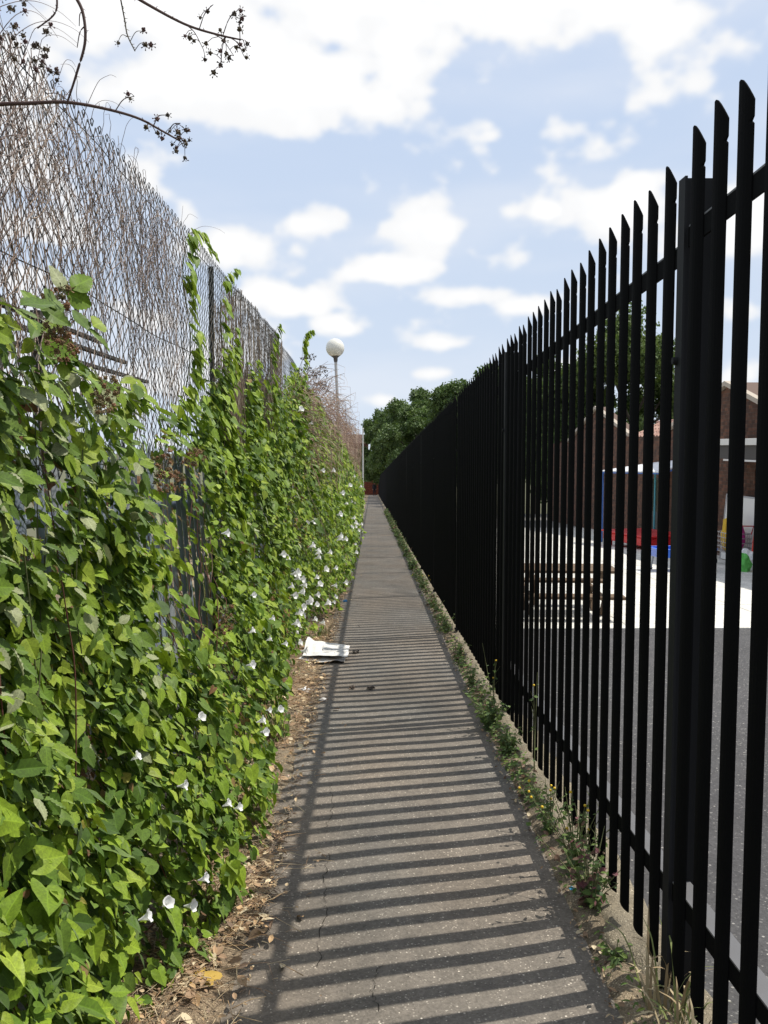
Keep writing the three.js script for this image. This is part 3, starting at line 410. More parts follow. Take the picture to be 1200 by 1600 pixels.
function climber(label, pts, n, size, seed) { // one shoot of bindweed going up the wire
  const b = pts[0], r = rng(seed), c = thing('climbing_bindweed', label, 'climber', b, 'bindweed shoots climbing the mesh'), crv = new THREE.CatmullRomCurve3(pts.map((p) => V(p[0] - b[0], p[1] - b[1], p[2] - b[2])));
  part('stem', tubeGeo(crv.getPoints(40), 0.003, 0.0015, 5), mat(lin(0.12, 0.14, 0.05), 0.8), c);
  for (let i = 0; i < n; i++) { const t = Math.pow(r(), 1.1), p = crv.getPoint(t), s = size * (0.6 + 0.7 * r()) * (1 - 0.35 * t), o = part('leaf', G.heart[Math.floor(r() * 6)], leafMats[[0, 2, 4, 6, 2, 5][Math.floor(r() * 6)]], c); leafMatrix(p.add(V(0.015 + 0.03 * r(), 0.01, 0.17 * (r() - 0.5) * (1.2 - t))), V(0.8, 0.4 + 0.5 * r(), r() - 0.45), V(0.4 * (r() - 0.3), -1, 0.8 * (r() - 0.5)), s).decompose(o.position, o.quaternion, o.scale); }
}
climber('bindweed shoot reaching the top wire just before the dark fence post', [[-0.85, 1.3, -4.0], [-0.87, 1.74, -4.05], [-0.87, 1.9, -4.22], [-0.87, 2.1, -4.3], [-0.87, 2.32, -4.15], [-0.87, 2.5, -4.2], [-0.87, 2.6, -4.35], [-0.85, 2.56, -4.7]], 110, 0.072, 21);
climber('leafy bindweed shoot wound round the dark fence post itself', [[-0.84, 1.3, -5.15], [-0.87, 1.7, -5.05], [-0.86, 2.0, -5.22], [-0.87, 2.3, -5.15], [-0.87, 2.52, -5.25], [-0.84, 2.62, -5.4]], 90, 0.07, 26);
climber('bindweed shoot twisting up beside the dark fence post', [[-0.82, 1.1, -5.3], [-0.85, 1.41, -5.38], [-0.86, 1.75, -5.2], [-0.86, 2.07, -5.45], [-0.87, 2.3, -5.6]], 110, 0.075, 22);
climber('bindweed shoot with few leaves on the brown matted mesh', [[-0.8, 1.3, -6.4], [-0.85, 1.7, -6.5], [-0.86, 2.0, -6.4], [-0.86, 2.2, -6.6]], 70, 0.07, 23);
climber('bindweed shoot near the end of the bare mesh, leaning over the top', [[-0.78, 1.3, -7.4], [-0.84, 1.75, -7.6], [-0.86, 2.1, -7.5], [-0.86, 2.45, -7.7], [-0.82, 2.62, -7.8]], 100, 0.075, 24);
climber('tall bindweed column in front of the dead brown tangle', [[-0.72, 1.2, -8.6], [-0.78, 1.68, -8.8], [-0.8, 2.1, -9.6], [-0.8, 2.5, -10.2], [-0.8, 2.84, -10.5], [-0.74, 2.95, -10.7]], 200, 0.085, 25);

// dead stems woven through the mesh above the near bramble
{
  const r = rng(909), h = thing('dead_vine', 'grey brown dead vine stems matted through the top of the mesh', 'dead vine', [-0.9, 0, -3]), a = new Acc(), b = new Acc();
  const strand = (acc, d, y0, y1, rad, wander) => { const pts = [], n = 12; let z = -d, x = 0; for (let k = 0; k <= n; k++) { pts.push(V(x, lerp(y0, y1, k / n) + (r() - 0.5) * 0.03, z + 3)); z += (r() - 0.5) * wander; x = clamp(x + (r() - 0.5) * 0.03, -0.025, 0.045); } const c = r(); acc.tube(curve(pts, 26), rad, rad * 0.6, c < 0.4 ? [0.27, 0.19, 0.14] : c < 0.7 ? [0.15, 0.1, 0.08] : [0.4, 0.31, 0.24], 3); };
  for (let i = 0; i < 350; i++) { const d = 1.9 + 2.4 * Math.pow(r(), 1.9), y0 = 1.45 + 0.9 * r(); strand(a, d, y0, Math.min(2.62 - 0.2 * r() * r(), y0 + 0.3 + 0.8 * r()), 0.0008 + 0.0013 * r(), 0.13); }
  for (let i = 0; i < 270; i++) { const d = 1.9 + 2.3 * Math.pow(r(), 1.4), pts = []; let p = V(0.02, 2.2 + 0.4 * r(), -d + 3), v = V(0.02 * (r() - 0.4), -0.035 * r() - 0.01, (r() - 0.5) * 0.09); for (let k = 0; k < 9; k++) { pts.push(p.clone()); p.add(v); v.add(V((r() - 0.5) * 0.012, (r() - 0.5) * 0.03, (r() - 0.5) * 0.03)); p.x = clamp(p.x, -0.02, 0.05); } a.tube(curve(pts, 16), 0.0014, 0.0007, r() < 0.5 ? [0.2, 0.15, 0.13] : [0.36, 0.3, 0.26], 3); }
  for (let i = 0; i < 46; i++) { const d = 1.85 + 2.6 * r() * r(); let p = V(0, 2.55, -d + 3), v = V(0.03 * (r() - 0.3), 0.04, (r() - 0.5) * 0.07); const pts = []; for (let k = 0; k < 8; k++) { pts.push(p.clone()); p.add(v); v.y -= 0.009; v.add(V((r() - 0.5) * 0.02, 0, (r() - 0.5) * 0.02)); } b.tube(curve(pts, 14), 0.0013, 0.0005, [0.14, 0.1, 0.09], 3); }
  stuffPart(part('stems', a.geo(), stemVC, h)); stuffPart(part('shoots', b.geo(), stemVC, h));
  for (let i = 0; i < 40; i++) { const o = part('berry', berryGeo, berryMats[i % 3], h); o.position.set(0.03 + 0.06 * r(), 2.5 + 0.16 * r(), -2.05 - 0.4 * r() + 3); o.rotation.set(r() * 6, r() * 6, 0); }
}
{ // dense brown curtain right of the dark post
  const r = rng(919), h = thing('dead_vine', 'tan curtain of dry vine stems hanging on the mesh past the dark post', 'dead vine', [-0.9, 0, -7]), a = new Acc();
  for (let i = 0; i < 620; i++) { const d = 5.0 + 4.0 * r(), y1 = (r() < 0.7 ? 2.12 : 2.6) + 0.12 * (r() - 0.5) - 0.25 * step(6, 5, d), y0 = 1.15 + 0.3 * r(); let z = -d, x = 0; const pts = []; for (let k = 0; k <= 8; k++) { pts.push(V(x, lerp(y1, y0, k / 8), z + 7)); z += (r() - 0.5) * 0.06; x = clamp(x + (r() - 0.5) * 0.03, -0.04, 0.05); } const c = r(); a.tube(pts, 0.0022, 0.0015, c < 0.45 ? [0.27, 0.2, 0.14] : c < 0.75 ? [0.15, 0.11, 0.08] : [0.36, 0.3, 0.22], 3); }
  stuffPart(part('stems', a.geo(), stemVC, h));
}
{ // dead bramble tangle spilling over the fence
  const r = rng(929), h = thing('dead_bramble', 'arching tangle of dead brown bramble stems spilling over the fence by the globe lamp', 'dead bramble', [-0.8, 0, -16]), a = new Acc(), b = new Acc();
  const hi = [[8, 2.3], [10, 2.7], [13, 3.1], [18, 3.3], [26, 3.5], [36, 3.6]];
  for (let i = 0; i < 1900; i++) {
    const d = 8.6 + 24 * Math.pow(r(), 1.5), top = interp(hi, d), z = -d, y = lerp(1.5, top, Math.pow(r(), 0.8)); let p = V(-0.15 + 0.25 * r(), g(z) + y, z + 16), v = V(0.10 * (r() - 0.25), 0.12 * (r() - 0.2), (r() - 0.5) * 0.22); const pts = [], n = 5 + Math.floor(r() * 5), k2 = 0.7 + d / 30;
    for (let k = 0; k < n; k++) { pts.push(p.clone()); p.addScaledVector(v, k2); v.y -= 0.022; v.x += (r() - 0.5) * 0.05; v.z += (r() - 0.5) * 0.06; p.x = clamp(p.x, -0.35, 0.42); }
    const c = r(); a.tube(pts, (0.0025 + 0.0025 * r()) * k2, 0.0012 * k2, c < 0.4 ? [0.27, 0.16, 0.11] : c < 0.7 ? [0.16, 0.1, 0.08] : [0.42, 0.32, 0.24], 3);
  }
  for (let i = 0; i < 13; i++) { const d = 9 + 6 * r(), z = -d; let p = V(-0.05, g(z) + interp(hi, d) - 0.25, z + 16), v = V(0.02 * r(), 0.09 + 0.05 * r(), (r() - 0.5) * 0.12); const pts = []; for (let k = 0; k < 9; k++) { pts.push(p.clone()); p.add(v); v.y -= 0.02; v.x += 0.002; v.z += (r() - 0.5) * 0.03; } b.tube(curve(pts, 16), 0.004, 0.0015, [0.12, 0.08, 0.07], 3); for (let q = 4; q < 9; q += 2) for (let w = 0; w < 3; w++) { const e = pts[q].clone().add(V((r() - 0.5) * 0.09, -0.04 * r(), (r() - 0.5) * 0.09)); b.tube([pts[q], e], 0.002, 0.0015, [0.12, 0.08, 0.07], 3); b.add(berryGeo, new THREE.Matrix4().makeScale(1.6, 1.6, 1.6).setPosition(e), [0.08, 0.06, 0.045]); } }
  stuffPart(part('stems', a.geo(), stemVC, h)); stuffPart(part('fruiting_shoots', b.geo(), stemVC, h));
  part('long_cane', tubeGeo(curve([V(-0.15, 2.0, 5.2), V(-0.05, 2.28, 5.0), V(0.08, 2.52, 4.8), V(0.24, 2.66, 4.6)], 20), 0.005, 0.002, 5), caneMat, h);
}

// ------------------------------------------------------------------ street lamps
{
  const globe = phys(lin(0.78, 0.76, 0.68), 0.25, { transmission: 0.12, thickness: 0, clearcoat: 0.4, clearcoatRoughness: 0.1 }), grey = mat(lin(0.45, 0.45, 0.45), 0.55, { metalness: 0.2 }), dark = mat(lin(0.09, 0.08, 0.075), 0.6);
  const lamp = (label, x, z, H, lean) => { const l = thing('street_lamp', label, 'street lamp', [x, g(z), z], null); l.rotation.z = lean; part('pole', tubeGeo([V(0, -0.2, 0), V(0, 1.2, 0), V(0, 1.25, 0), V(0, H - 0.36, 0)], 0.062, 0.042, 14), grey, l); part('base_collar', new THREE.CylinderGeometry(0.075, 0.085, 0.9, 14).translate(0, 0.45, 0), grey, l); const c = part('lamp_collar', new THREE.LatheGeometry([[0.045, H - 0.4], [0.06, H - 0.33], [0.06, H - 0.28], [0.13, H - 0.225], [0.13, H - 0.21], [0, H - 0.2]].map(([a, b]) => new THREE.Vector2(a, b)), 18), dark, l); part('globe', new THREE.SphereGeometry(0.26, 32, 22).translate(0, H, 0), globe, l); return l; };
  lamp('white globe lamp on a leaning grey pole rising over the dead bramble', -0.80, -25, 5.39, 0.042);
  const pl = thing('white_pole', 'thin white pole standing where the leafy hedge ends', 'pole', [-0.57, g(-57), -57]), wp = mat(lin(0.62, 0.61, 0.58), 0.5); part('shaft', tubeGeo([V(0, -0.2, 0), V(0, 2.5, 0), V(0, 5.1, 0)], 0.055, 0.042, 14), wp, pl); part('base_collar', new THREE.CylinderGeometry(0.075, 0.085, 0.9, 14).translate(0, 0.45, 0), wp, pl); part('cap', new THREE.SphereGeometry(0.06, 14, 8).translate(0, 5.11, 0), wp, pl);
}

// ------------------------------------------------------------------ trees
const clump = (() => { const r = rng(31), a = new Acc(); for (let i = 0; i < 8; i++) { const p = V(r() - 0.5, r() - 0.5, r() - 0.5).multiplyScalar(1.5); a.add(G.small[i % 2], leafMatrix(p, V(r() - 0.5, 0.3 + r(), r() - 0.5), V(r() - 0.5, -0.4, r() - 0.5), 0.75 + 0.5 * r())); } return a.geo(); })();
const treeLeaf = phys(0xffffff, 0.85, { transmission: 0.3, thickness: 0, clearcoat: 0.12, clearcoatRoughness: 0.4 }), bark = mat(lin(0.07, 0.055, 0.04), 0.95);
function tree(label, x, z, H, R, seed, n, size, cols, low = 0.25, sx = 1) {
  const t = thing('broadleaf_tree', label, 'tree', [x, g(z), z], 'trees behind the black fence'), r = rng(seed), cy = H * (1 + low) / 2, ry = H * (1 - low) / 2;
  const blobs = []; for (let i = 0; i < 44; i++) { const u = r() * 2 - 1, w = r() * 6.283, q = Math.sqrt(1 - u * u), k = 0.45 + 0.48 * r(); blobs.push([Math.cos(w) * q * R * k * sx, cy + u * ry * k, Math.sin(w) * q * R * k, (0.14 + 0.2 * r()) * R]); }
  part('trunk', tubeGeo(curve([V(0, -0.3, 0), V(0.05, H * 0.2, 0.03), V(-0.05, H * 0.45, 0), V(0.1, H * 0.75, 0)], 14), H * 0.024, H * 0.008, 9), bark, t);
  for (let i = 0; i < 9; i++) { const b = blobs[i * 3]; part('limb', tubeGeo(curve([V(0, H * (0.18 + 0.04 * i), 0), V(b[0] * 0.5, b[1] * 0.75 + 0.1 * H * 0.2, b[2] * 0.5), V(b[0], b[1], b[2])], 9), H * 0.009, H * 0.003, 6), bark, t); }
  const im = new THREE.InstancedMesh(clump, treeLeaf, n), m4 = new THREE.Matrix4(), q = new THREE.Quaternion(), e = new THREE.Euler(), c = new THREE.Color();
  for (let i = 0; i < n; i++) { const b = blobs[Math.floor(r() * blobs.length)], u = r() * 2 - 1, w = r() * 6.283, s = Math.sqrt(1 - u * u), k = b[3] * Math.pow(r(), 0.4) * (1 + 0.22 * noise(Math.cos(w) * s * 3 + b[0], u * 3, Math.sin(w) * s * 3 + b[2])); e.set(r() * 6, r() * 6, r() * 6); q.setFromEuler(e); const sc = size * (0.7 + 0.6 * r()); m4.compose(V(b[0] + Math.cos(w) * s * k, Math.max(0.15 * H * low, b[1] + u * k * 0.85), b[2] + Math.sin(w) * s * k), q, V(sc, sc, sc)); im.setMatrixAt(i, m4); const cc = cols[Math.floor(r() * cols.length)]; im.setColorAt(i, c.setRGB(cc[0], cc[1], cc[2])); }
  im.name = 'crown'; im.castShadow = im.receiveShadow = true; t.add(stuffPart(im));
}
const tg = [[0.085, 0.15, 0.022], [0.06, 0.115, 0.02], [0.12, 0.19, 0.03], [0.1, 0.16, 0.03]], ty = [[0.11, 0.17, 0.025], [0.15, 0.21, 0.035], [0.08, 0.135, 0.022]];
tree('dark tree hanging over the shaded far end of the alley', 2.4, -104, 10.2, 4.2, 41, 8000, 0.19, tg, 0.06);
tree('low dark tree beside the red wall at the alley end', 2.6, -117, 8, 4.2, 42, 7000, 0.2, tg, 0.04);
tree('dark rounded tree behind the fence where sunlight on the tarmac ends', 4.5, -80, 10.4, 4.5, 43, 11000, 0.18, tg, 0.06);
tree('taller green tree rising above the fence tops towards the school', 7.8, -62, 10.4, 4.4, 44, 12000, 0.17, tg, 0.08);
tree('small tree filling the dark space between the two larger ones', 3.1, -92, 7.8, 3.3, 45, 8000, 0.18, tg, 0.04);
tree('broad sunlit tree standing behind the tiled school roof', 13.4, -45, 9.9, 4.3, 46, 13000, 0.15, ty, 0.2);
tree('tree behind the fence beside the school gable end', 8.6, -46, 8.2, 3.2, 47, 8000, 0.15, tg, 0.1);
tree('distant tree top showing past the nearer school gable', 31, -66, 8.2, 3.4, 48, 5500, 0.18, ty, 0.2);
tree('dark tree overhanging the path just before the deep shade', 4.2, -71, 8.0, 3.6, 49, 8000, 0.17, tg, 0.06);

// ------------------------------------------------------------------ far end: wall, house, person
const brickTex = (() => { const n = 512; const cell = (x, y) => { const row = Math.floor(y / 32), X = x + (row % 2) * 32; return { row, col: Math.floor(X / 64) % 8, fx: X % 64, fy: y % 32 }; };
  return { map: tex(n, (x, y) => { const c = cell(x, y), m = c.fx < 3 || c.fy < 3.5, k = 0.75 + 0.5 * hash3(c.col, c.row, 3), w = tile(x, y, n, 128, 3) * 12 + tile(x, y, n, 16, 8) * 8; return m ? [92 + w, 80 + w, 68 + w] : [98 * k + w, 66 * k + w, 48 * k + w]; }, true, 1 / 1.2), bump: tex(n, (x, y) => { const c = cell(x, y), v = c.fx < 3 || c.fy < 3.5 ? 60 : 190 + 30 * tile(x, y, n, 128, 5); return [v, v, v]; }, false, 1 / 1.2) }; })();
M.brick = mat(lin(0.78, 0.72, 0.68), 0.92, { map: brickTex.map, bumpMap: brickTex.bump, bumpScale: 0.006 });
M.redWall = mat(lin(1.0, 0.5, 0.4), 0.9, { map: brickTex.map, bumpMap: brickTex.bump, bumpScale: 0.006 });
const planarUV = (q, ax, ay) => { const P = q.attributes.position, U = new Float32Array(P.count * 2); for (let i = 0; i < P.count; i++) { U[2 * i] = P.getComponent(i, ax); U[2 * i + 1] = P.getComponent(i, ay); } q.setAttribute('uv', new THREE.BufferAttribute(U, 2)); return q; };
{
  const w = thing('red_wall', 'low red wall closing the shaded far end of the alley', 'wall', [2, g(-124), -124]);
  part('brickwork', planarUV(box(-8, 7, -0.3, 2.15, -0.12, 0.12), 0, 1), M.redWall, w); part('coping', rbox(-8.05, 7.05, 2.152, 2.23, -0.17, 0.17, 0.02), mat(lin(0.25, 0.14, 0.1), 0.9), w);
  const h = thing('brick_house', 'far brown brick house glimpsed above the hedge end', 'house', [-2, g(-150), -150]), wall = part('wall', planarUV(box(-6, 1.4, -0.4, 7.6, -4, 4), 0, 1), M.brick, h);
  const s = new THREE.Shape([[-4.4, 0], [4.4, 0], [0, 1.5]].map(([a, b]) => new THREE.Vector2(a, b))), rf = new THREE.ExtrudeGeometry(s, { depth: 8.0, bevelEnabled: false }); rf.rotateY(Math.PI / 2); rf.translate(-6.3, 7.61, 0); const roof = part('roof', rf, mat(lin(0.09, 0.055, 0.042), 0.9), h); part('chimney', box(-4, -3.2, 8.6, 10.6, -0.4, 0.4), M.brick, roof);
  for (const [x, y] of [[-4.5, 1.2], [-1.6, 1.2], [0.5, 1.2], [-4.5, 5], [-1.6, 5], [0.5, 5]]) { const wi = part('window', box(x - 0.6, x + 0.6, y, y + 1.4, 3.99, 4.06), mat(lin(0.7, 0.7, 0.7), 0.5), h); part('pane', box(x - 0.5, x + 0.5, y + 0.1, y + 1.3, 4.061, 4.075), phys(lin(0.03, 0.035, 0.04), 0.1), wi); }
}
{ // a person in dark clothes at the end of the alley
  const J = (x, y, z) => V(x, y, z), bones = [[J(0, 0.98, 0), J(0, 1.32, 0.01), 0.145, 0.165], [J(-0.15, 1.4, 0), J(0.15, 1.4, 0), 0.07, 0.07], [J(0, 1.4, 0), J(0, 1.53, 0.01), 0.058, 0.052], [J(0, 1.61, 0.015), J(0, 1.66, 0.01), 0.082, 0.092],
    [J(-0.19, 1.4, 0), J(-0.24, 1.12, -0.02), 0.058, 0.045], [J(-0.24, 1.12, -0.02), J(-0.23, 0.87, 0.07), 0.045, 0.034], [J(0.19, 1.4, 0), J(0.24, 1.12, 0.03), 0.058, 0.045], [J(0.24, 1.12, 0.03), J(0.22, 0.87, 0.1), 0.045, 0.034], [J(-0.23, 0.87, 0.07), J(-0.22, 0.77, 0.09), 0.036, 0.026], [J(0.22, 0.87, 0.1), J(0.21, 0.77, 0.13), 0.036, 0.026],
    [J(-0.09, 0.93, 0), J(-0.1, 0.5, 0.07), 0.095, 0.065], [J(-0.1, 0.5, 0.07), J(-0.1, 0.09, 0.02), 0.062, 0.042], [J(0.09, 0.93, 0), J(0.1, 0.5, -0.02), 0.095, 0.065], [J(0.1, 0.5, -0.02), J(0.1, 0.1, -0.16), 0.062, 0.042], [J(-0.1, 0.05, 0.0), J(-0.1, 0.035, 0.16), 0.045, 0.034], [J(0.1, 0.06, -0.18), J(0.1, 0.035, -0.04), 0.045, 0.034], [J(0, 1.62, 0.1), J(0, 1.6, 0.115), 0.016, 0.012]];
  const N = 64, mc = new MarchingCubes(N, mat(0xffffff), false, false, 60000); mc.isolation = 0; const half = N / 2, sc = 0.95, p = V(0, 0, 0), ab = V(0, 0, 0);
  for (let k = 0; k < N; k++) for (let j = 0; j < N; j++) for (let i = 0; i < N; i++) { p.set(((i - half) / half) * sc, ((j - half) / half) * sc + 0.88, ((k - half) / half) * sc); let s = 0; for (const [a, b, ra, rb] of bones) { ab.subVectors(b, a); const t = clamp(p.clone().sub(a).dot(ab) / ab.lengthSq(), 0, 1), dd = Math.sqrt((p.x - a.x - ab.x * t) ** 2 + (p.y - a.y - ab.y * t) ** 2 + (p.z - a.z - ab.z * t) ** 2) - lerp(ra, rb, t); s += Math.exp(-dd * 38); } mc.field[i + j * N + k * N * N] = Math.log(Math.max(s, 1e-12)) / 38; }
  mc.update();
  const q = new THREE.BufferGeometry(), n = mc.count, P = new Float32Array(n * 3), Nn = new Float32Array(n * 3), C = new Float32Array(n * 3);
  for (let i = 0; i < n; i++) { const y = mc.positionArray[3 * i + 1] * sc + 0.88; for (let c = 0; c < 3; c++) { P[3 * i + c] = mc.positionArray[3 * i + c] * sc + (c === 1 ? 0.88 : 0); Nn[3 * i + c] = mc.normalArray[3 * i + c]; } const z = P[3 * i + 2], x = P[3 * i]; const col = y > 1.68 || (y > 1.55 && z < -0.0) ? [0.02, 0.015, 0.012] : y > 1.5 || (Math.abs(x) > 0.17 && y < 0.9 && y > 0.7) ? [0.35, 0.22, 0.16] : y > 0.93 ? [0.03, 0.032, 0.038] : y > 0.1 ? [0.02, 0.022, 0.03] : [0.02, 0.02, 0.02]; C.set(col, 3 * i); }
  q.setAttribute('position', new THREE.BufferAttribute(P, 3)); q.setAttribute('normal', new THREE.BufferAttribute(Nn, 3)); q.setAttribute('color', new THREE.BufferAttribute(C, 3));
  const o = part('person', q, mat(0xffffff, 0.85, { vertexColors: true }), scene); o.position.set(0.34, g(-117) + 0.008, -117); tag(o, 'person in dark clothes walking near the red wall', 'person');
}

// ------------------------------------------------------------------ school building
{
  const X = 7.6, s = thing('school_building', 'brown brick school with steep gables and tiled roof beyond the playground', 'building', [X, 0, 0]);
  const pts = [[-12, -1.9], [-12, 1.85], [-15.4, 1.85], [-18.84, 2.85], [-22.9, 1.85], [-25.9, 1.85], [-29.8, 2.82], [-34, 1.7], [-38, 1.7], [-38, -1.9]];
  const sh = new THREE.Shape(pts.map(([z, y]) => new THREE.Vector2(-z, y)));
  const hole = (d0, d1, y0, y1) => { const h = new THREE.Path(); h.moveTo(d0, y0); h.lineTo(d1, y0); h.lineTo(d1, y1); h.lineTo(d0, y1); h.closePath(); sh.holes.push(h); };
  const wins = [[17.95, 18.5, 0.8, 1.13], [16.95, 17.4, 0.8, 1.13]], door = [23.3, 24.6, -1.06, 0.74]; wins.forEach((w) => hole(...w)); hole(...door);
  const wg = new THREE.ExtrudeGeometry(sh, { depth: 0.3, bevelEnabled: false }); wg.rotateY(Math.PI / 2); // shape x (distance) -> -z, depth -> +x
  part('wall', planarUV(wg, 2, 1), M.brick, s);
  part('wall', planarUV(box(0.3, 14, -1.9, 1.8, -38, -37.7), 0, 1), M.brick, s); part('wall', planarUV(box(0.3, 14, -1.9, 1.84, -12.3, -12), 0, 1), M.brick, s); part('wall', planarUV(box(13.7, 14, -1.9, 1.8, -37.7, -12.3), 2, 1), M.brick, s);
  const fr = mat(lin(0.5, 0.48, 0.44), 0.6), glass = phys(lin(0.5, 0.5, 0.48), 0.12, { specularIntensity: 1 });
  for (const [a, b, y0, y1] of wins) { const w = part('window', shapes([box(0.1, 0.16, y0, y1, -a - 0.04, -a), box(0.1, 0.16, y0, y1, -b, -b + 0.04), box(0.1, 0.16, y0, y0 + 0.04, -b + 0.041, -a - 0.041), box(0.1, 0.16, y1 - 0.04, y1, -b + 0.041, -a - 0.041)]), fr, s); part('pane', box(0.125, 0.135, y0 + 0.041, y1 - 0.041, -b + 0.041, -a - 0.041), glass, w); }
  const dr = part('door', shapes([box(0.12, 0.18, door[2], door[3], -23.34, -23.302), box(0.12, 0.18, door[2], door[3], -24.598, -24.56), box(0.12, 0.18, door[3] - 0.05, door[3], -24.558, -23.342), box(0.14, 0.17, door[2], -0.2, -24.558, -23.342)]), mat(lin(0.03, 0.035, 0.03), 0.6), s); part('pane', box(0.145, 0.155, -0.199, door[3] - 0.051, -24.558, -23.342), phys(lin(0.02, 0.025, 0.025), 0.15), dr);
  // verges of the gables and the roofs behind them
  const verge = mat(lin(0.42, 0.36, 0.29), 0.85), roofM = mat(lin(0.12, 0.075, 0.055), 0.9), slopeSlab = (z0, y0, z1, y1, x0, x1, th) => { const q = new THREE.BufferGeometry(), v = [[x0, y0, z0], [x1, y0, z0], [x0, y1, z1], [x1, y1, z1], [x0, y0 + th, z0], [x1, y0 + th, z0], [x0, y1 + th, z1], [x1, y1 + th, z1]]; q.setAttribute('position', new THREE.Float32BufferAttribute(v.flat(), 3)); q.setIndex([0, 2, 1, 1, 2, 3, 4, 5, 6, 5, 7, 6, 0, 1, 4, 1, 5, 4, 2, 6, 3, 3, 6, 7, 0, 4, 2, 2, 4, 6, 1, 3, 5, 3, 7, 5]); const n = q.toNonIndexed(); n.computeVertexNormals(); n.setAttribute('uv', new THREE.Float32BufferAttribute(new Float32Array(72), 2)); return n; };
  for (const [z0, y0, z1, y1] of [[-15.3, 1.85, -18.84, 2.86], [-22.95, 1.85, -18.84, 2.86], [-25.85, 1.86, -29.8, 2.83], [-34, 1.71, -29.8, 2.83]]) { const rp = part('roof', slopeSlab(z0, y0 + 0.02, z1, y1 + 0.02, 0.05, z1 > -20 && z0 > -20 ? 3.2 : 0.32, 0.06), roofM, s); part('verge', slopeSlab(z0, y0 + 0.01, z1, y1 + 0.01, -0.09, 0.045, 0.1), verge, rp); }
  // the tiled slope between the gables: pantiles laid one by one
  const r = rng(61), tileGeo = (() => { const a = new Acc(), n = 8; for (const y of [0, 1]) for (let i = 0; i <= n; i++) { const t = i / n; a.vert(y * 0.26, y * 0.13 + 0.028 * Math.sin(t * Math.PI * 2) - y * 0.02, t * 0.235 - 0.1175, 0, 1, 0, [1, 1, 1], t, y); } for (let i = 0; i < n; i++) a.i.push(i, i + 1, i + n + 1, i + 1, i + n + 2, i + n + 1); return a.geo(true); })();
  const tm = [[0.42, 0.25, 0.19], [0.36, 0.2, 0.15], [0.47, 0.3, 0.23]].map((c) => mat(lin(...c), 0.85)), tr = part('roof', slopeSlab(-22.9, 1.83, -25.9, 1.83, -0.02, 0.1, 0.02), roofM, s);
  part('roof', (() => { const q = new THREE.BoxGeometry(1.0, 0.04, 3.2); q.rotateZ(0.464); q.translate(0.45, 2.02, -24.4); return q; })(), roofM, s);
  for (let j = 0; j < 4; j++) for (let i = 0; i < 13; i++) { const o = part('tile', tileGeo, tm[Math.floor(r() * 3)], tr); o.position.set(0.0 + j * 0.21, 1.86 + j * 0.105, -22.95 - i * 0.235); o.rotation.x = (r() - 0.5) * 0.03; }
  part('ridge', tubeGeo([V(0.9, 2.28, -22.6), V(0.9, 2.28, -26.2)], 0.06, 0.06, 8), tm[1], tr);
  // flat porch roof over the windows
  const pc = part('porch', box(-0.78, -0.001, 1.34, 1.62, -18.6, -12.2), mat(lin(0.055, 0.05, 0.045), 0.8), s); part('fascia', rbox(-0.84, -0.781, 1.6, 1.72, -18.7, -12.2, 0.008), mat(lin(0.62, 0.6, 0.56), 0.7), pc); part('edging', box(-0.8, -0.781, 1.3, 1.335, -17.0, -12.2), mat(lin(0.6, 0.58, 0.55), 0.7), pc);
  part('flat_roof', box(0.31, 13.69, 1.6, 1.7, -37.69, -12.31), mat(lin(0.08, 0.08, 0.08), 0.9), s);
  part('downpipe', tubeGeo([V(-0.06, 1.8, -22.6), V(-0.06, -1.0, -22.6)], 0.035, 0.035, 8), mat(lin(0.03, 0.03, 0.03), 0.6), s);
  part('plinth', box(-0.05, -0.002, -1.7, -0.75, -23.2, -15), mat(lin(0.16, 0.11, 0.085), 0.9), s);
}
{ // white canopy on coloured posts
  const c = thing('play_canopy', 'white ribbed canopy with blue edge on thin posts against the school', 'canopy', [7, 0, -22]), white = mat(lin(0.8, 0.8, 0.8), 0.6), blue = mat(lin(0.05, 0.14, 0.42), 0.5);
  const A = V(-0.83, 0.9, -1.5), B = V(-0.2, 0.96, 1.5), Cc = V(0.56, 1.27, 1.4), D = V(0.56, 1.13, -1.2), up = V(0, 0.03, 0);
  const slab = (p, q, w, v, t) => { const l = [p, q, w, v, ...[p, q, w, v].map((k) => k.clone().add(t))], b = new THREE.BufferGeometry(); b.setAttribute('position', new THREE.Float32BufferAttribute(l.flatMap((k) => [k.x, k.y, k.z]), 3)); b.setIndex([0, 1, 2, 0, 2, 3, 4, 6, 5, 4, 7, 6, 0, 4, 1, 1, 4, 5, 1, 5, 2, 2, 5, 6, 2, 6, 3, 3, 6, 7, 3, 7, 0, 0, 7, 4]); const n = b.toNonIndexed(); n.computeVertexNormals(); return n; };
  const roof = part('roof', slab(A, B, Cc, D, up), white, c);
  for (let i = 0; i <= 9; i++) { const t = i / 9, p = A.clone().lerp(B, t).add(V(0, 0.031, 0)), q = D.clone().lerp(Cc, t).add(V(0, 0.031, 0)); part('rib', tubeGeo([p, q], 0.016, 0.016, 5), white, roof); }
  const edge = (p, q, o) => part('fascia', slab(p.clone().add(o), q.clone().add(o), q.clone().add(o).add(V(0, 0.026, 0)), p.clone().add(o).add(V(0, 0.026, 0)), V(0.015, 0, 0.01)), blue, c);
  edge(A, B, V(-0.03, -0.032, 0)); edge(B, Cc, V(0, -0.032, 0.02));
  part('post', tubeGeo([V(-0.84, -0.02, -1.44), V(-0.84, -1.86, -1.44)].map((v) => v.clone().setY(v.y < -1 ? g(-23.44) - 0.02 : 0.9)), 0.032, 0.032, 8), blue, c);
  part('post', tubeGeo([V(0.2, 1.05, -0.3), V(0.2, g(-22.3) - 0.02, -0.3)], 0.024, 0.024, 8), mat(lin(0.08, 0.4, 0.5), 0.5), c);
}
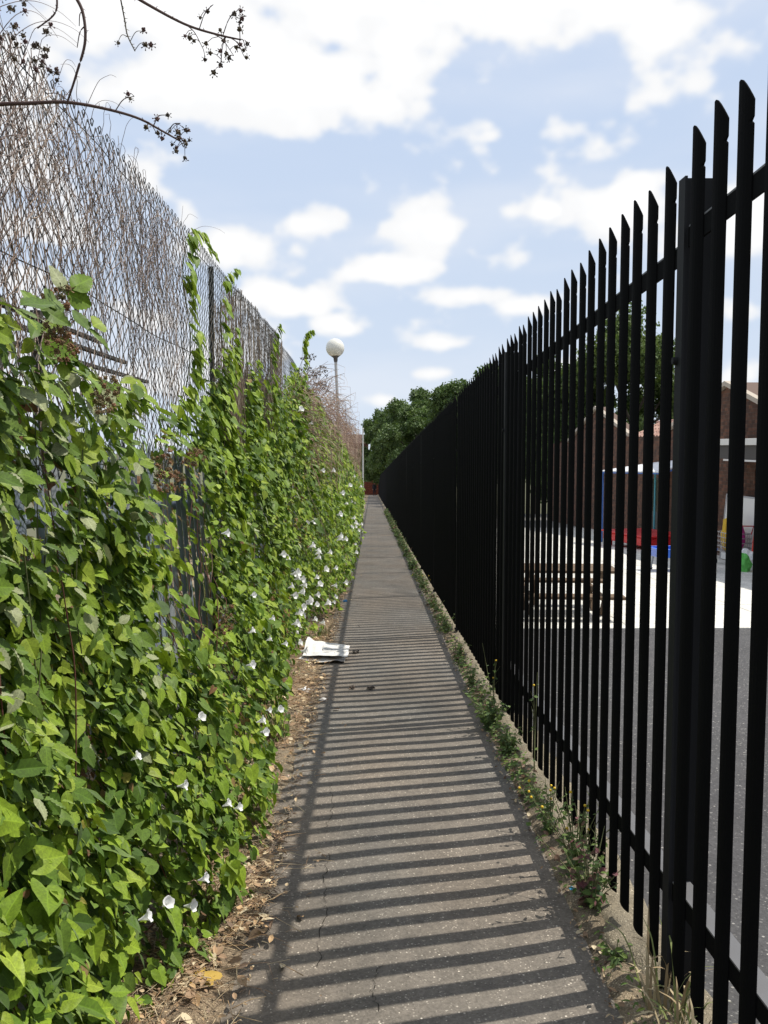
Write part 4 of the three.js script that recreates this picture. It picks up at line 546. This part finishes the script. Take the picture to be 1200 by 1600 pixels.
// ------------------------------------------------------------------ playground furniture
{
  const red = mat(lin(0.58, 0.02, 0.025), 0.4), b = thing('sand_tray', 'long red plastic play tray under the white canopy', 'play tray', [6.7, g(-21.4), -21.4]); b.rotation.y = 0.28;
  part('tray', shapes([rbox(-0.62, 0.62, 0.14, 0.34, -0.95, 0.95, 0.03)]), red, b); part('rim', shapes([rbox(-0.67, 0.67, 0.345, 0.385, -1.0, 1.0, 0.015)]), red, b);
  for (const [x, z] of [[-0.5, -0.8], [0.5, -0.8], [-0.5, 0.8], [0.5, 0.8]]) part('leg', rbox(x - 0.05, x + 0.05, 0, 0.139, z - 0.05, z + 0.05, 0.01), red, b);
  const bl = mat(lin(0.03, 0.13, 0.6), 0.35), gl = mat(lin(0.4, 0.42, 0.42), 0.5, { metalness: 0.3 }), w = thing('water_tray', 'blue plastic water tray on thin legs on the bright concrete', 'play tray', [5.55, g(-15.65), -15.65]); w.rotation.y = 0.1;
  const sh = new THREE.Shape([[-0.5, 0.28], [-0.55, 0.42], [-0.5, 0.42], [-0.44, 0.31], [0.44, 0.31], [0.5, 0.42], [0.55, 0.42], [0.5, 0.28]].map(([x, y]) => new THREE.Vector2(x, y))), tg2 = new THREE.ExtrudeGeometry(sh, { depth: 0.5, bevelEnabled: true, bevelSize: 0.01, bevelThickness: 0.01, bevelSegments: 2 }); tg2.translate(0, 0, -0.25); part('tray', tg2, bl, w);
  part('end_wall', rbox(-0.5, 0.5, 0.28, 0.43, 0.262, 0.29, 0.008), bl, w); part('end_wall', rbox(-0.5, 0.5, 0.28, 0.43, -0.29, -0.262, 0.008), bl, w);
  for (const x of [-0.42, 0.42]) for (const z of [-0.22, 0.22]) { const l = part('leg', tubeGeo([V(x, 0.28, z), V(x * 1.08, 0.03, z * 1.15)], 0.018, 0.018, 8), gl, w); part('castor', new THREE.CylinderGeometry(0.03, 0.03, 0.024, 12).rotateX(Math.PI / 2).translate(x * 1.08, 0.03, z * 1.15), mat(lin(0.02, 0.02, 0.02), 0.6), l); }
}
{
  const woods = [[0.13, 0.085, 0.05], [0.11, 0.07, 0.04], [0.15, 0.1, 0.06]].map((c) => mat(lin(...c), 0.85)), t = thing('picnic_table', 'small brown timber picnic table on the concrete behind the black fence', 'picnic table', [2.3, g(-10.55), -10.55]); t.rotation.y = -0.08; const r = rng(9);
  for (let i = 0; i < 5; i++) part('table_board', rbox(-0.62, 0.62, 0.53, 0.565, -0.32 + i * 0.13, -0.205 + i * 0.13, 0.006), woods[Math.floor(r() * 3)], t);
  for (const z of [-0.62, 0.62]) for (let i = 0; i < 2; i++) part('bench_board', rbox(-0.62, 0.62, 0.29, 0.325, z - 0.115 + i * 0.118, z - 0.003 + i * 0.118, 0.006), woods[Math.floor(r() * 3)], t);
  for (const x of [-0.42, 0.42]) { for (const s of [-1, 1]) { const l = rbox(-0.02, 0.02, -0.36, 0.36, -0.04, 0.04, 0.005); l.rotateX(s * 0.72); l.translate(x + s * 0.021, 0.26, s * 0.4); part('leg', l, woods[1], t); } part('cross_beam', rbox(x - 0.0195, x + 0.0195, 0.225, 0.289, -0.74, 0.74, 0.005), woods[0], t); part('cross_beam', rbox(x - 0.0195, x + 0.0195, 0.47, 0.529, -0.31, 0.31, 0.005), woods[2], t); }
}
{ // things against the school wall
  const steel = mat(lin(0.4, 0.4, 0.42), 0.4, { metalness: 0.6 }), z0 = -17.0, x0 = 6.95, yg = g(z0);
  const b = thing('white_board', 'white board leaning on the school wall behind the toy trolley', 'board', [7.2, g(-17.1), -17.1]); part('panel', rbox(-0.02, 0.02, 0, 1.3, -0.85, 0.85, 0.008), mat(lin(0.7, 0.69, 0.66), 0.6), b); part('frame', shapes([box(-0.03, 0.03, 1.301, 1.33, -0.87, 0.87), box(-0.03, 0.03, 0, 1.3, -0.88, -0.851), box(-0.03, 0.03, 0, 1.3, 0.851, 0.88)]), steel, b); b.rotation.z = -0.08;
  const t = thing('toy_trolley', 'wire shopping trolley standing before the white board', 'trolley', [x0, yg, z0 + 0.2]), wr = (pts, q = 0.008) => tubeGeo(pts.map((p) => V(...p)), q, q, 5);
  for (let i = 0; i < 5; i++) { const y = 0.28 + i * 0.09; part('basket_hoop', wr([[-0.22, y, -0.34], [0.22, y, -0.34], [0.22, y, 0.34], [-0.22, y, 0.34], [-0.22, y, -0.34]]), steel, t); }
  for (let i = 0; i < 8; i++) for (const x of [-0.222, 0.222]) part('basket_wire', wr([[x, 0.28, -0.34 + i * 0.097], [x, 0.64, -0.34 + i * 0.097]], 0.005), steel, t);
  part('basket_floor', rbox(-0.21, 0.21, 0.262, 0.271, -0.33, 0.33, 0.003), steel, t);
  for (const x of [-0.2, 0.2]) for (const z of [-0.3, 0.3]) { const l = part('leg', wr([[x, 0.27, z], [x, 0.05, z]], 0.012), steel, t); part('wheel', new THREE.CylinderGeometry(0.05, 0.05, 0.03, 14).rotateZ(Math.PI / 2).translate(x, 0.05, z), mat(lin(0.02, 0.02, 0.02), 0.7), l); }
  part('handle', wr([[-0.2, 0.64, 0.36], [-0.2, 0.8, 0.45], [0.2, 0.8, 0.45], [0.2, 0.64, 0.36]], 0.012), mat(lin(0.5, 0.04, 0.04), 0.5), t);
  const lump = (name, label, cat, p, s, c, seed) => { const q = new THREE.IcosahedronGeometry(1, 3), P = q.attributes.position, v = V(0, 0, 0); for (let i = 0; i < P.count; i++) { v.fromBufferAttribute(P, i); const k = 1 + 0.3 * noise(v.x * 1.7 + seed, v.y * 1.7, v.z * 1.7) + 0.16 * noise(v.x * 4.5, v.y * 4.5 + seed, v.z * 4.5); v.multiplyScalar(k); if (v.y < -0.72) v.y = -0.72; P.setXYZ(i, v.x * s[0], (v.y + 0.72) * s[1], v.z * s[2]); } q.computeVertexNormals(); const o = part(numbered(name), q, mat(lin(...c), 0.7), scene); o.position.set(...p); return tag(o, label, cat); };
  lump('toy_bag', 'crumpled yellow cloth bag heaped on the toy trolley', 'bag', [x0, yg + 0.276, z0 + 0.05], [0.14, 0.37, 0.16], [0.65, 0.42, 0.03], 3);
  lump('toy_bag', 'magenta bag bulging out of the toy trolley', 'bag', [x0, yg + 0.276, z0 + 0.4], [0.14, 0.4, 0.11], [0.4, 0.02, 0.2], 5);
  lump('toy_bag', 'orange bundle at the far end of the toy trolley', 'bag', [x0 + 0.02, yg + 0.276, z0 - 0.02 + 0.02 - 0.08], [0.1, 0.22, 0.06], [0.55, 0.2, 0.06], 6);
  lump('carrier_bag', 'full white carrier bag on the ground beside the play mats', 'bag', [6.75, g(-15.75), -15.75], [0.15, 0.22, 0.16], [0.75, 0.75, 0.76], 8);
  lump('carrier_bag', 'bright green carrier bag standing beside the white bag', 'bag', [6.6, g(-15.45), -15.45], [0.13, 0.2, 0.13], [0.1, 0.42, 0.08], 9);
  lump('pink_sack', 'pink cloth sack hung low against the school wall by the red tray', 'bag', [7.25, g(-21.3), -20.3], [0.16, 0.3, 0.17], [0.55, 0.08, 0.25], 12);
  [['folded_mat', 'red folded play mat leaning by the carrier bags', [0.55, 0.035, 0.02], 0], ['folded_mat', 'mustard folded play mat leaning between red and grey mats', [0.5, 0.3, 0.04], 1], ['folded_mat', 'pale grey play mat leaning beside the mustard one', [0.5, 0.5, 0.5], 2]].forEach(([n, l, c, i]) => { const o = thing(n, l, 'play mat', [7.0 + 0.02 * i, g(-15.9 + i * 0.22), -15.95 + i * 0.24]); part('pad', rbox(-0.05, 0.05, 0, 1.0 - 0.04 * i, -0.1, 0.1, 0.025), mat(lin(...c), 0.6), o); part('seam', rbox(-0.053, 0.053, 0.48, 0.492, -0.101, 0.101, 0.003), mat(lin(c[0] * 0.7, c[1] * 0.7, c[2] * 0.7), 0.6), o); o.rotation.z = -0.1; });
}
{ // timber frame standing beyond the left-hand fences
  const t = thing('timber_frame', 'dark timber rails of a frame standing behind the mesh', 'timber frame', [-3.2, 0, -10]), w = mat(lin(0.028, 0.024, 0.018), 0.95), y0 = g(-10);
  for (const [za, zb, y] of [[2.6, -0.55, 2.8], [2.4, -1.6, 2.66], [2.6, -2.7, 2.49]]) part('rail', rbox(-0.03, 0.03, y - 0.022, y + 0.022, zb, za, 0.008), w, t);
  for (const z of [2.2, 1.2]) part('post', rbox(-0.131, -0.031, y0 - 0.2, 2.9, z - 0.05, z + 0.05, 0.008), w, t);
}

// ------------------------------------------------------------------ litter and debris
{
  const c = document.createElement('canvas'); c.width = 512; c.height = 384; const x = c.getContext('2d'); x.fillStyle = '#d6d4cf'; x.fillRect(0, 0, 512, 384); const r = rng(44);
  x.fillStyle = '#9a9895'; for (let col = 0; col < 2; col++) for (let i = 0; i < 30; i++) x.fillRect(22 + col * 62, 40 + i * 10, 48 * (0.7 + 0.3 * r()), 2.4);
  x.fillStyle = '#77706c'; x.fillRect(200, 60, 120, 90); x.fillStyle = '#a8988a'; x.fillRect(235, 84, 60, 66); x.fillStyle = '#cfc8c0'; x.fillRect(205, 160, 110, 50);
  x.fillStyle = '#7d7b79'; for (let i = 0; i < 32; i++) { x.fillRect(372, 30 + i * 10, 50 * (0.6 + 0.4 * r()), 3); x.fillRect(436, 30 + i * 10, 50 * (0.6 + 0.4 * r()), 3); } x.fillRect(352, 20, 4, 340);
  const tx = new THREE.CanvasTexture(c); tx.colorSpace = THREE.SRGBColorSpace;
  const n = thing('newspaper', 'crumpled white sheet of newspaper lying half on the tarmac', 'newspaper', [-0.42, g(-7.9) + 0.012, -7.9]);
  const sheetOf = (lift, amp, seed) => { const q = new THREE.PlaneGeometry(0.40, 0.56, 22, 18); q.rotateX(-Math.PI / 2); const P = q.attributes.position; for (let i = 0; i < P.count; i++) { const X = P.getX(i), Z = P.getZ(i), back = step(0.05, -0.28, Z); P.setY(i, lift + SLOPE * Z + amp * (0.03 + 0.03 * noise(X * 6 + seed, Z * 5)) + back * (0.035 * Math.exp(-((X + 0.02) ** 2) / 0.02) + 0.045 * step(-0.13, -0.2, X)) + 0.012 * noise(X * 16, Z * 14, seed)); P.setX(i, X + 0.03 * noise(Z * 5, seed) + Z * 0.04); } q.computeVertexNormals(); return q; };
  part('page', sheetOf(0.012, 1, 2), mat(0xffffff, 0.85, { map: tx }), n); const u = part('page', sheetOf(0, 0.45, 5), mat(lin(0.6, 0.59, 0.57), 0.85), n); u.position.set(0.015, 0, 0.02);
  n.rotation.y = -0.08;
}
function scrap(name, label, cat, x, z, s, c, seed, group) { const q = new THREE.IcosahedronGeometry(1, 2), P = q.attributes.position, v = V(0, 0, 0); for (let i = 0; i < P.count; i++) { v.fromBufferAttribute(P, i); const k = 1 + 0.45 * noise(v.x * 2.5 + seed, v.y * 2.5, v.z * 2.5) + 0.25 * noise(v.x * 6, v.y * 6, v.z * 6 + seed); P.setXYZ(i, v.x * s * k, Math.max(-0.4, v.y * k) * s * 0.5 + s * 0.2, v.z * s * k * 0.7); } const n = q.toNonIndexed(); n.computeVertexNormals(); const o = part(numbered(name), n, mat(lin(...c), 0.7), scene); o.position.set(x, g(z) + 0.006, z); o.rotation.y = seed; return tag(o, label, cat, group); }
scrap('dark_scrap', 'dark scrap of rubbish just past the corner of the newspaper', 'litter', -0.15, -8.05, 0.035, [0.05, 0.04, 0.03], 1);
scrap('dark_scrap', 'torn dark leaf scrap on the striped tarmac, the one nearer the hedge', 'litter', -0.15, -6.64, 0.028, [0.05, 0.035, 0.025], 2);
scrap('dark_scrap', 'torn dark leaf scrap on the striped tarmac, out in the middle', 'litter', -0.01, -6.62, 0.026, [0.05, 0.035, 0.025], 3);
scrap('bottle_cap', 'bright blue plastic scrap at the edge of the hedge', 'litter', -0.36, -11.6, 0.035, [0.03, 0.25, 0.55], 4);
scrap('paper_scrap', 'small white paper ball on the soil at the tarmac edge', 'litter', -0.36, -15.6, 0.05, [0.8, 0.79, 0.77], 5);
scrap('paper_scrap', 'crushed white paper scrap against the bindweed', 'litter', -0.5, -6.5, 0.05, [0.75, 0.74, 0.72], 6);
scrap('paper_scrap', 'thin pale paper scrap lying on the tarmac edge below the newspaper', 'litter', -0.36, -6.25, 0.03, [0.6, 0.58, 0.55], 7);
scrap('blue_wrapper', 'small blue wrapper caught in the weeds under the fence', 'litter', 0.77, -3.25, 0.022, [0.04, 0.3, 0.5], 8);
{ // dry leaves and straw on the verge
  const r = rng(55), a = new Acc(), o = new THREE.Group(); o.name = 'leaf_litter'; scene.add(o); tag(o, 'dry brown leaves and straw scattered along the soil strip', 'leaf litter', null, 'stuff'); o.position.set(-0.5, 0, 0);
  const cs = [[0.38, 0.25, 0.13], [0.26, 0.17, 0.1], [0.46, 0.35, 0.21], [0.16, 0.11, 0.075], [0.52, 0.43, 0.28], [0.31, 0.2, 0.11]];
  for (let i = 0; i < 19000; i++) {
    const d = 2.1 + 13 * Math.pow(r(), 1.8), z = -d, x = -0.37 - 0.46 * Math.pow(r(), 1.0) * (d < 3 ? 1.1 : 0.75) + (r() < 0.04 ? 0.25 * r() : 0); if (noise(x * 7, z * 4, 40) < -0.25 && r() < 0.8) continue;
    const y = g(z) + 0.012 + 0.012 * r() + (x < -0.36 ? 0.012 : 0), c = cs[Math.floor(r() * 6)], k = 0.95 + 0.4 * r(), cc = c.map((v) => v * k);
    if (r() < 0.6) { const L = 0.02 + 0.13 * Math.pow(r(), 3), t = r() * 6.28, b = V(x + 0.5, y, z), e = b.clone().add(V(Math.cos(t) * L, 0.012 * (r() - 0.3), Math.sin(t) * L)); a.tube([b, b.clone().lerp(e, 0.5).add(V(0, 0.006 * r(), 0)), e], 0.0011 + 0.0014 * r() * r(), 0.0007, cc, 3); }
    else a.add(G.small[i % 2], leafMatrix(V(x + 0.5, y, z), V(r() - 0.5, 0.6 + r() * 0.6, r() - 0.5), V(r() - 0.5, 0, r() - 0.5), 0.01 + 0.045 * Math.pow(r(), 3)), cc);
  }
  // fallen curled leaves against the concrete
  for (let i = 0; i < 900; i++) { const d = 2.2 + 16 * Math.pow(r(), 1.6), z = -d, x = 0.75 + 0.06 * r() * (r() < 0.5 ? -1 : 1), c = cs[Math.floor(r() * 6)]; a.add(G.small[i % 2], leafMatrix(V(x + 0.5, g(z) + 0.012 + 0.01 * r(), z), V(r() - 0.5, 0.7, r() - 0.5), V(r() - 0.5, 0, r() - 0.5), 0.01 + 0.02 * r()), c); }
  stuffPart(part('debris', a.geo(), stemVC, o));
}
{ const r = rng(66), m = [mat(lin(0.5, 0.33, 0.07), 0.8), mat(lin(0.4, 0.3, 0.17), 0.9)]; [['large yellow fallen leaf on the dry litter below the near hedge', -0.53, -2.68, 0], ['second yellow fallen leaf, half curled, touching brown litter', -0.49, -2.63, 0], ['big crinkled tan leaf lying on the soil by the bindweed', -0.5, -3.28, 1]].forEach(([l, x, z, k]) => { const o = thing('fallen_leaf', l, 'fallen leaf', [x, g(z) + 0.03, z]); const b = part('blade', G.bindweed[2], m[k], o); leafMatrix(V(0, 0, 0), V(0.3 * (r() - 0.5), 1, 0.5 * r()), V(r() - 0.5, 0, r() - 0.5), 0.055).decompose(b.position, b.quaternion, b.scale); part('stalk', tubeGeo([V(0, 0, 0), V(0.02, -0.006, 0.02)], 0.0015, 0.001, 4), m[k], o); }); }

// ------------------------------------------------------------------ weeds along the concrete footing
const weedMats = leafSet([[0.12, 0.2, 0.045], [0.16, 0.24, 0.05], [0.08, 0.14, 0.04], [0.2, 0.12, 0.08], [0.2, 0.07, 0.08]], 0.1, 0.3), stalkM = mat(lin(0.14, 0.15, 0.06), 0.8), dryM = mat(lin(0.38, 0.3, 0.18), 0.85), yellowM = mat(lin(0.75, 0.5, 0.03), 0.7);
function weed(label, x, z, h, n, leaves, o = {}) {
  const w = thing('weed', label, 'weed', [x, g(z) + 0.01, z], 'weeds along the concrete footing'), r = rng(Math.round(z * 1000 + x * 77)), dot = new THREE.IcosahedronGeometry(0.006, 1);
  for (let i = 0; i < n; i++) {
    const H = h * (0.5 + 0.5 * r()), a = r() * 6.28, sp = (o.spread ?? 0.25) * H * r(), p = [V(0.02 * (r() - 0.5), 0, 0.05 * (r() - 0.5)), V(Math.cos(a) * sp * 0.4, H * 0.5, Math.sin(a) * sp * 0.6), V(Math.cos(a) * sp, H, Math.sin(a) * sp * 1.3)], crv = new THREE.CatmullRomCurve3(p);
    const s = part('stem', tubeGeo(crv.getPoints(10), 0.0026, 0.0012, 4), o.dry ? dryM : stalkM, w);
    if (o.flower && i % 2 === 0) { const f = part('flower', dot, yellowM, s); f.position.copy(p[2]); for (let q = 0; q < 4; q++) { const t = 0.55 + 0.1 * q, b = crv.getPoint(t), e = b.clone().add(V((r() - 0.5) * 0.09, 0.05, (r() - 0.5) * 0.09)); part('side_shoot', tubeGeo([b, e], 0.0014, 0.0009, 3), stalkM, s); } }
    for (let q = 0; q < leaves; q++) { const t = Math.pow(r(), o.low ?? 1.3), b = crv.getPoint(t), l = part('leaf', G[o.kind ?? 'small'][q % 2], weedMats[o.red && r() < 0.4 ? 3 + Math.floor(r() * 2) : Math.floor(r() * 3)], w); leafMatrix(b, V(r() - 0.5, 0.8, r() - 0.3), V(Math.cos(q * 2.4 + i) , 0.35 * (r() - 0.3), Math.sin(q * 2.4 + i)), (o.size ?? 0.035) * (0.6 + 0.7 * r()) * (1 - 0.4 * t)).decompose(l.position, l.quaternion, l.scale); }
  }
}
{ // low green fringe of seedlings and moss along the footing
  const r = rng(321), a = new Acc(), o = new THREE.Group(); o.name = 'ground_cover'; scene.add(o); tag(o, 'low seedlings and creeping weeds along the concrete footing', 'ground cover', null, 'stuff'); o.position.set(0.78, 0, 0);
  for (let i = 0; i < 11000; i++) { const d = 2.0 + 46 * Math.pow(r(), 1.7), z = -d; if (noise(1, z * 1.6, 77) + 0.3 * noise(2, z * 5, 7) < -0.25 && r() < 0.85) continue; const x = 0.0 + 0.085 * (r() + r() - 1), k = r(), c = k < 0.5 ? [0.13, 0.22, 0.04] : k < 0.7 ? [0.2, 0.27, 0.05] : k < 0.85 ? [0.22, 0.12, 0.07] : [0.09, 0.14, 0.035], big = 0.7 + d / 14; a.add(G.small[i % 2], leafMatrix(V(x, g(z) + 0.01 + 0.13 * r() * r() * (1 + d / 40), z), V(r() - 0.7, 0.5 + r(), r() - 0.5), V(r() - 0.6, 0.3, r() - 0.5), (0.012 + 0.026 * r()) * big), c); }
  stuffPart(part('leaves', a.geo(), leafVC, o));
}
weed('tall branching green weed against the pales, above a bushy patch', 0.82, -5.85, 0.46, 4, 10, { flower: 1, spread: 0.35 });
weed('bushy dark green weed patch spreading over the tarmac edge', 0.76, -5.5, 0.24, 22, 14, { spread: 1.0, size: 0.045 });
weed('thin tall weed with a yellow flower between the black pales', 0.86, -4.55, 0.62, 2, 5, { flower: 1, spread: 0.12 });
weed('bright green leafy weed on the broken concrete edge', 0.785, -4.95, 0.19, 16, 12, { spread: 0.8, size: 0.042 });
weed('reddish low weed on the concrete edge', 0.79, -4.2, 0.12, 8, 9, { spread: 1.0, red: 1 });
weed('yellow tipped grassy weed leaning over the tarmac', 0.79, -3.78, 0.26, 14, 10, { flower: 1, spread: 0.9, size: 0.036 });
weed('wide tangle of thin stems with yellow flowers in front of the pales', 0.815, -3.42, 0.36, 22, 13, { flower: 1, spread: 0.8, size: 0.032 });
weed('thick dark weed clump with reddish leaves by the fence foot', 0.80, -3.1, 0.3, 24, 14, { spread: 0.9, red: 1, size: 0.038 });
weed('small rosette of round leaves beside the fence post base', 0.79, -2.72, 0.08, 8, 8, { spread: 1.3, size: 0.04, kind: 'small' });
weed('low green weed line at the footing, before the branching weed', 0.78, -6.7, 0.18, 14, 10, { spread: 0.9 });
weed('small tuft of weed where the footing crumbles', 0.78, -7.7, 0.19, 14, 10, { spread: 0.8 });
weed('pale green weed tuft along the fence, next after the crumbled footing', 0.78, -9.1, 0.23, 14, 10, { spread: 0.8 });
weed('green weed row far along the fence foot, before the yellowish one', 0.78, -10.6, 0.2, 9, 8, { spread: 0.9, size: 0.045 });
weed('yellowish weed row far along the fence foot', 0.77, -13, 0.22, 10, 8, { spread: 1.0, size: 0.05, flower: 1 });
for (const z of [-16, -19, -22.5, -26, -31, -37, -44]) weed('small distant green weed at the foot of the black fence', 0.74, z, 0.26, 10, 7, { spread: 1.1, size: 0.08 });
function grassTuft(name, label, x, z, n, h, mats, cat = 'grass') { const w = thing(name, label, cat, [x, g(z) + 0.005, z]), r = rng(Math.round(z * 991 + x * 31)); for (let i = 0; i < n; i++) { const H = h * (0.5 + 0.6 * r()), a = r() * 6.28, sp = H * (0.2 + 0.5 * r()), b = V((r() - 0.5) * 0.12, 0, (r() - 0.5) * 0.2), e = b.clone().add(V(Math.cos(a) * sp, H * (0.55 + 0.4 * r()), Math.sin(a) * sp)), m = b.clone().lerp(e, 0.55).add(V(0, H * 0.3, 0)); const q = curve([b, m, e], 8), A = new Acc(), wd = 0.0028 + 0.003 * r(); q.forEach((p, k) => { const t = 1 - k / 8, s = V(-Math.sin(a), 0, Math.cos(a)).multiplyScalar(wd * (0.15 + t)); A.vert(p.x - s.x, p.y, p.z - s.z, 0, 1, 0, [1, 1, 1], 0, k / 8); A.vert(p.x + s.x, p.y + 0.001, p.z + s.z, 0, 1, 0, [1, 1, 1], 1, k / 8); if (k) A.i.push(2 * k - 2, 2 * k - 1, 2 * k, 2 * k - 1, 2 * k + 1, 2 * k); }); part('blade', A.geo(true), mats[Math.floor(r() * mats.length)], w); } }
const dryG = [mat(lin(0.42, 0.34, 0.2), 0.8), mat(lin(0.3, 0.22, 0.12), 0.8), mat(lin(0.17, 0.2, 0.06), 0.8)];
grassTuft('dry_grass_tuft', 'straw coloured grass tuft growing at the foot of the fence post', 0.87, -2.42, 44, 0.26, dryG);
grassTuft('dry_grass_tuft', 'wispy dry grass just before the fence post foot', 0.86, -2.2, 34, 0.22, dryG);
grassTuft('dry_grass_tuft', 'sparse dry grass on the soil below the near bindweed', -0.56, -3.1, 40, 0.12, dryG);
grassTuft('green_grass_tuft', 'sunlit green grass tuft beside the soil past the newspaper', -0.5, -8.9, 50, 0.16, [weedMats[1], weedMats[0], dryG[0]]);
grassTuft('green_grass_tuft', 'mixed dry grass tuft under the bindweed opposite the bushy weed', -0.6, -5.3, 50, 0.2, [weedMats[1], dryG[1], dryG[0]]);

renderer.render(scene, camera);
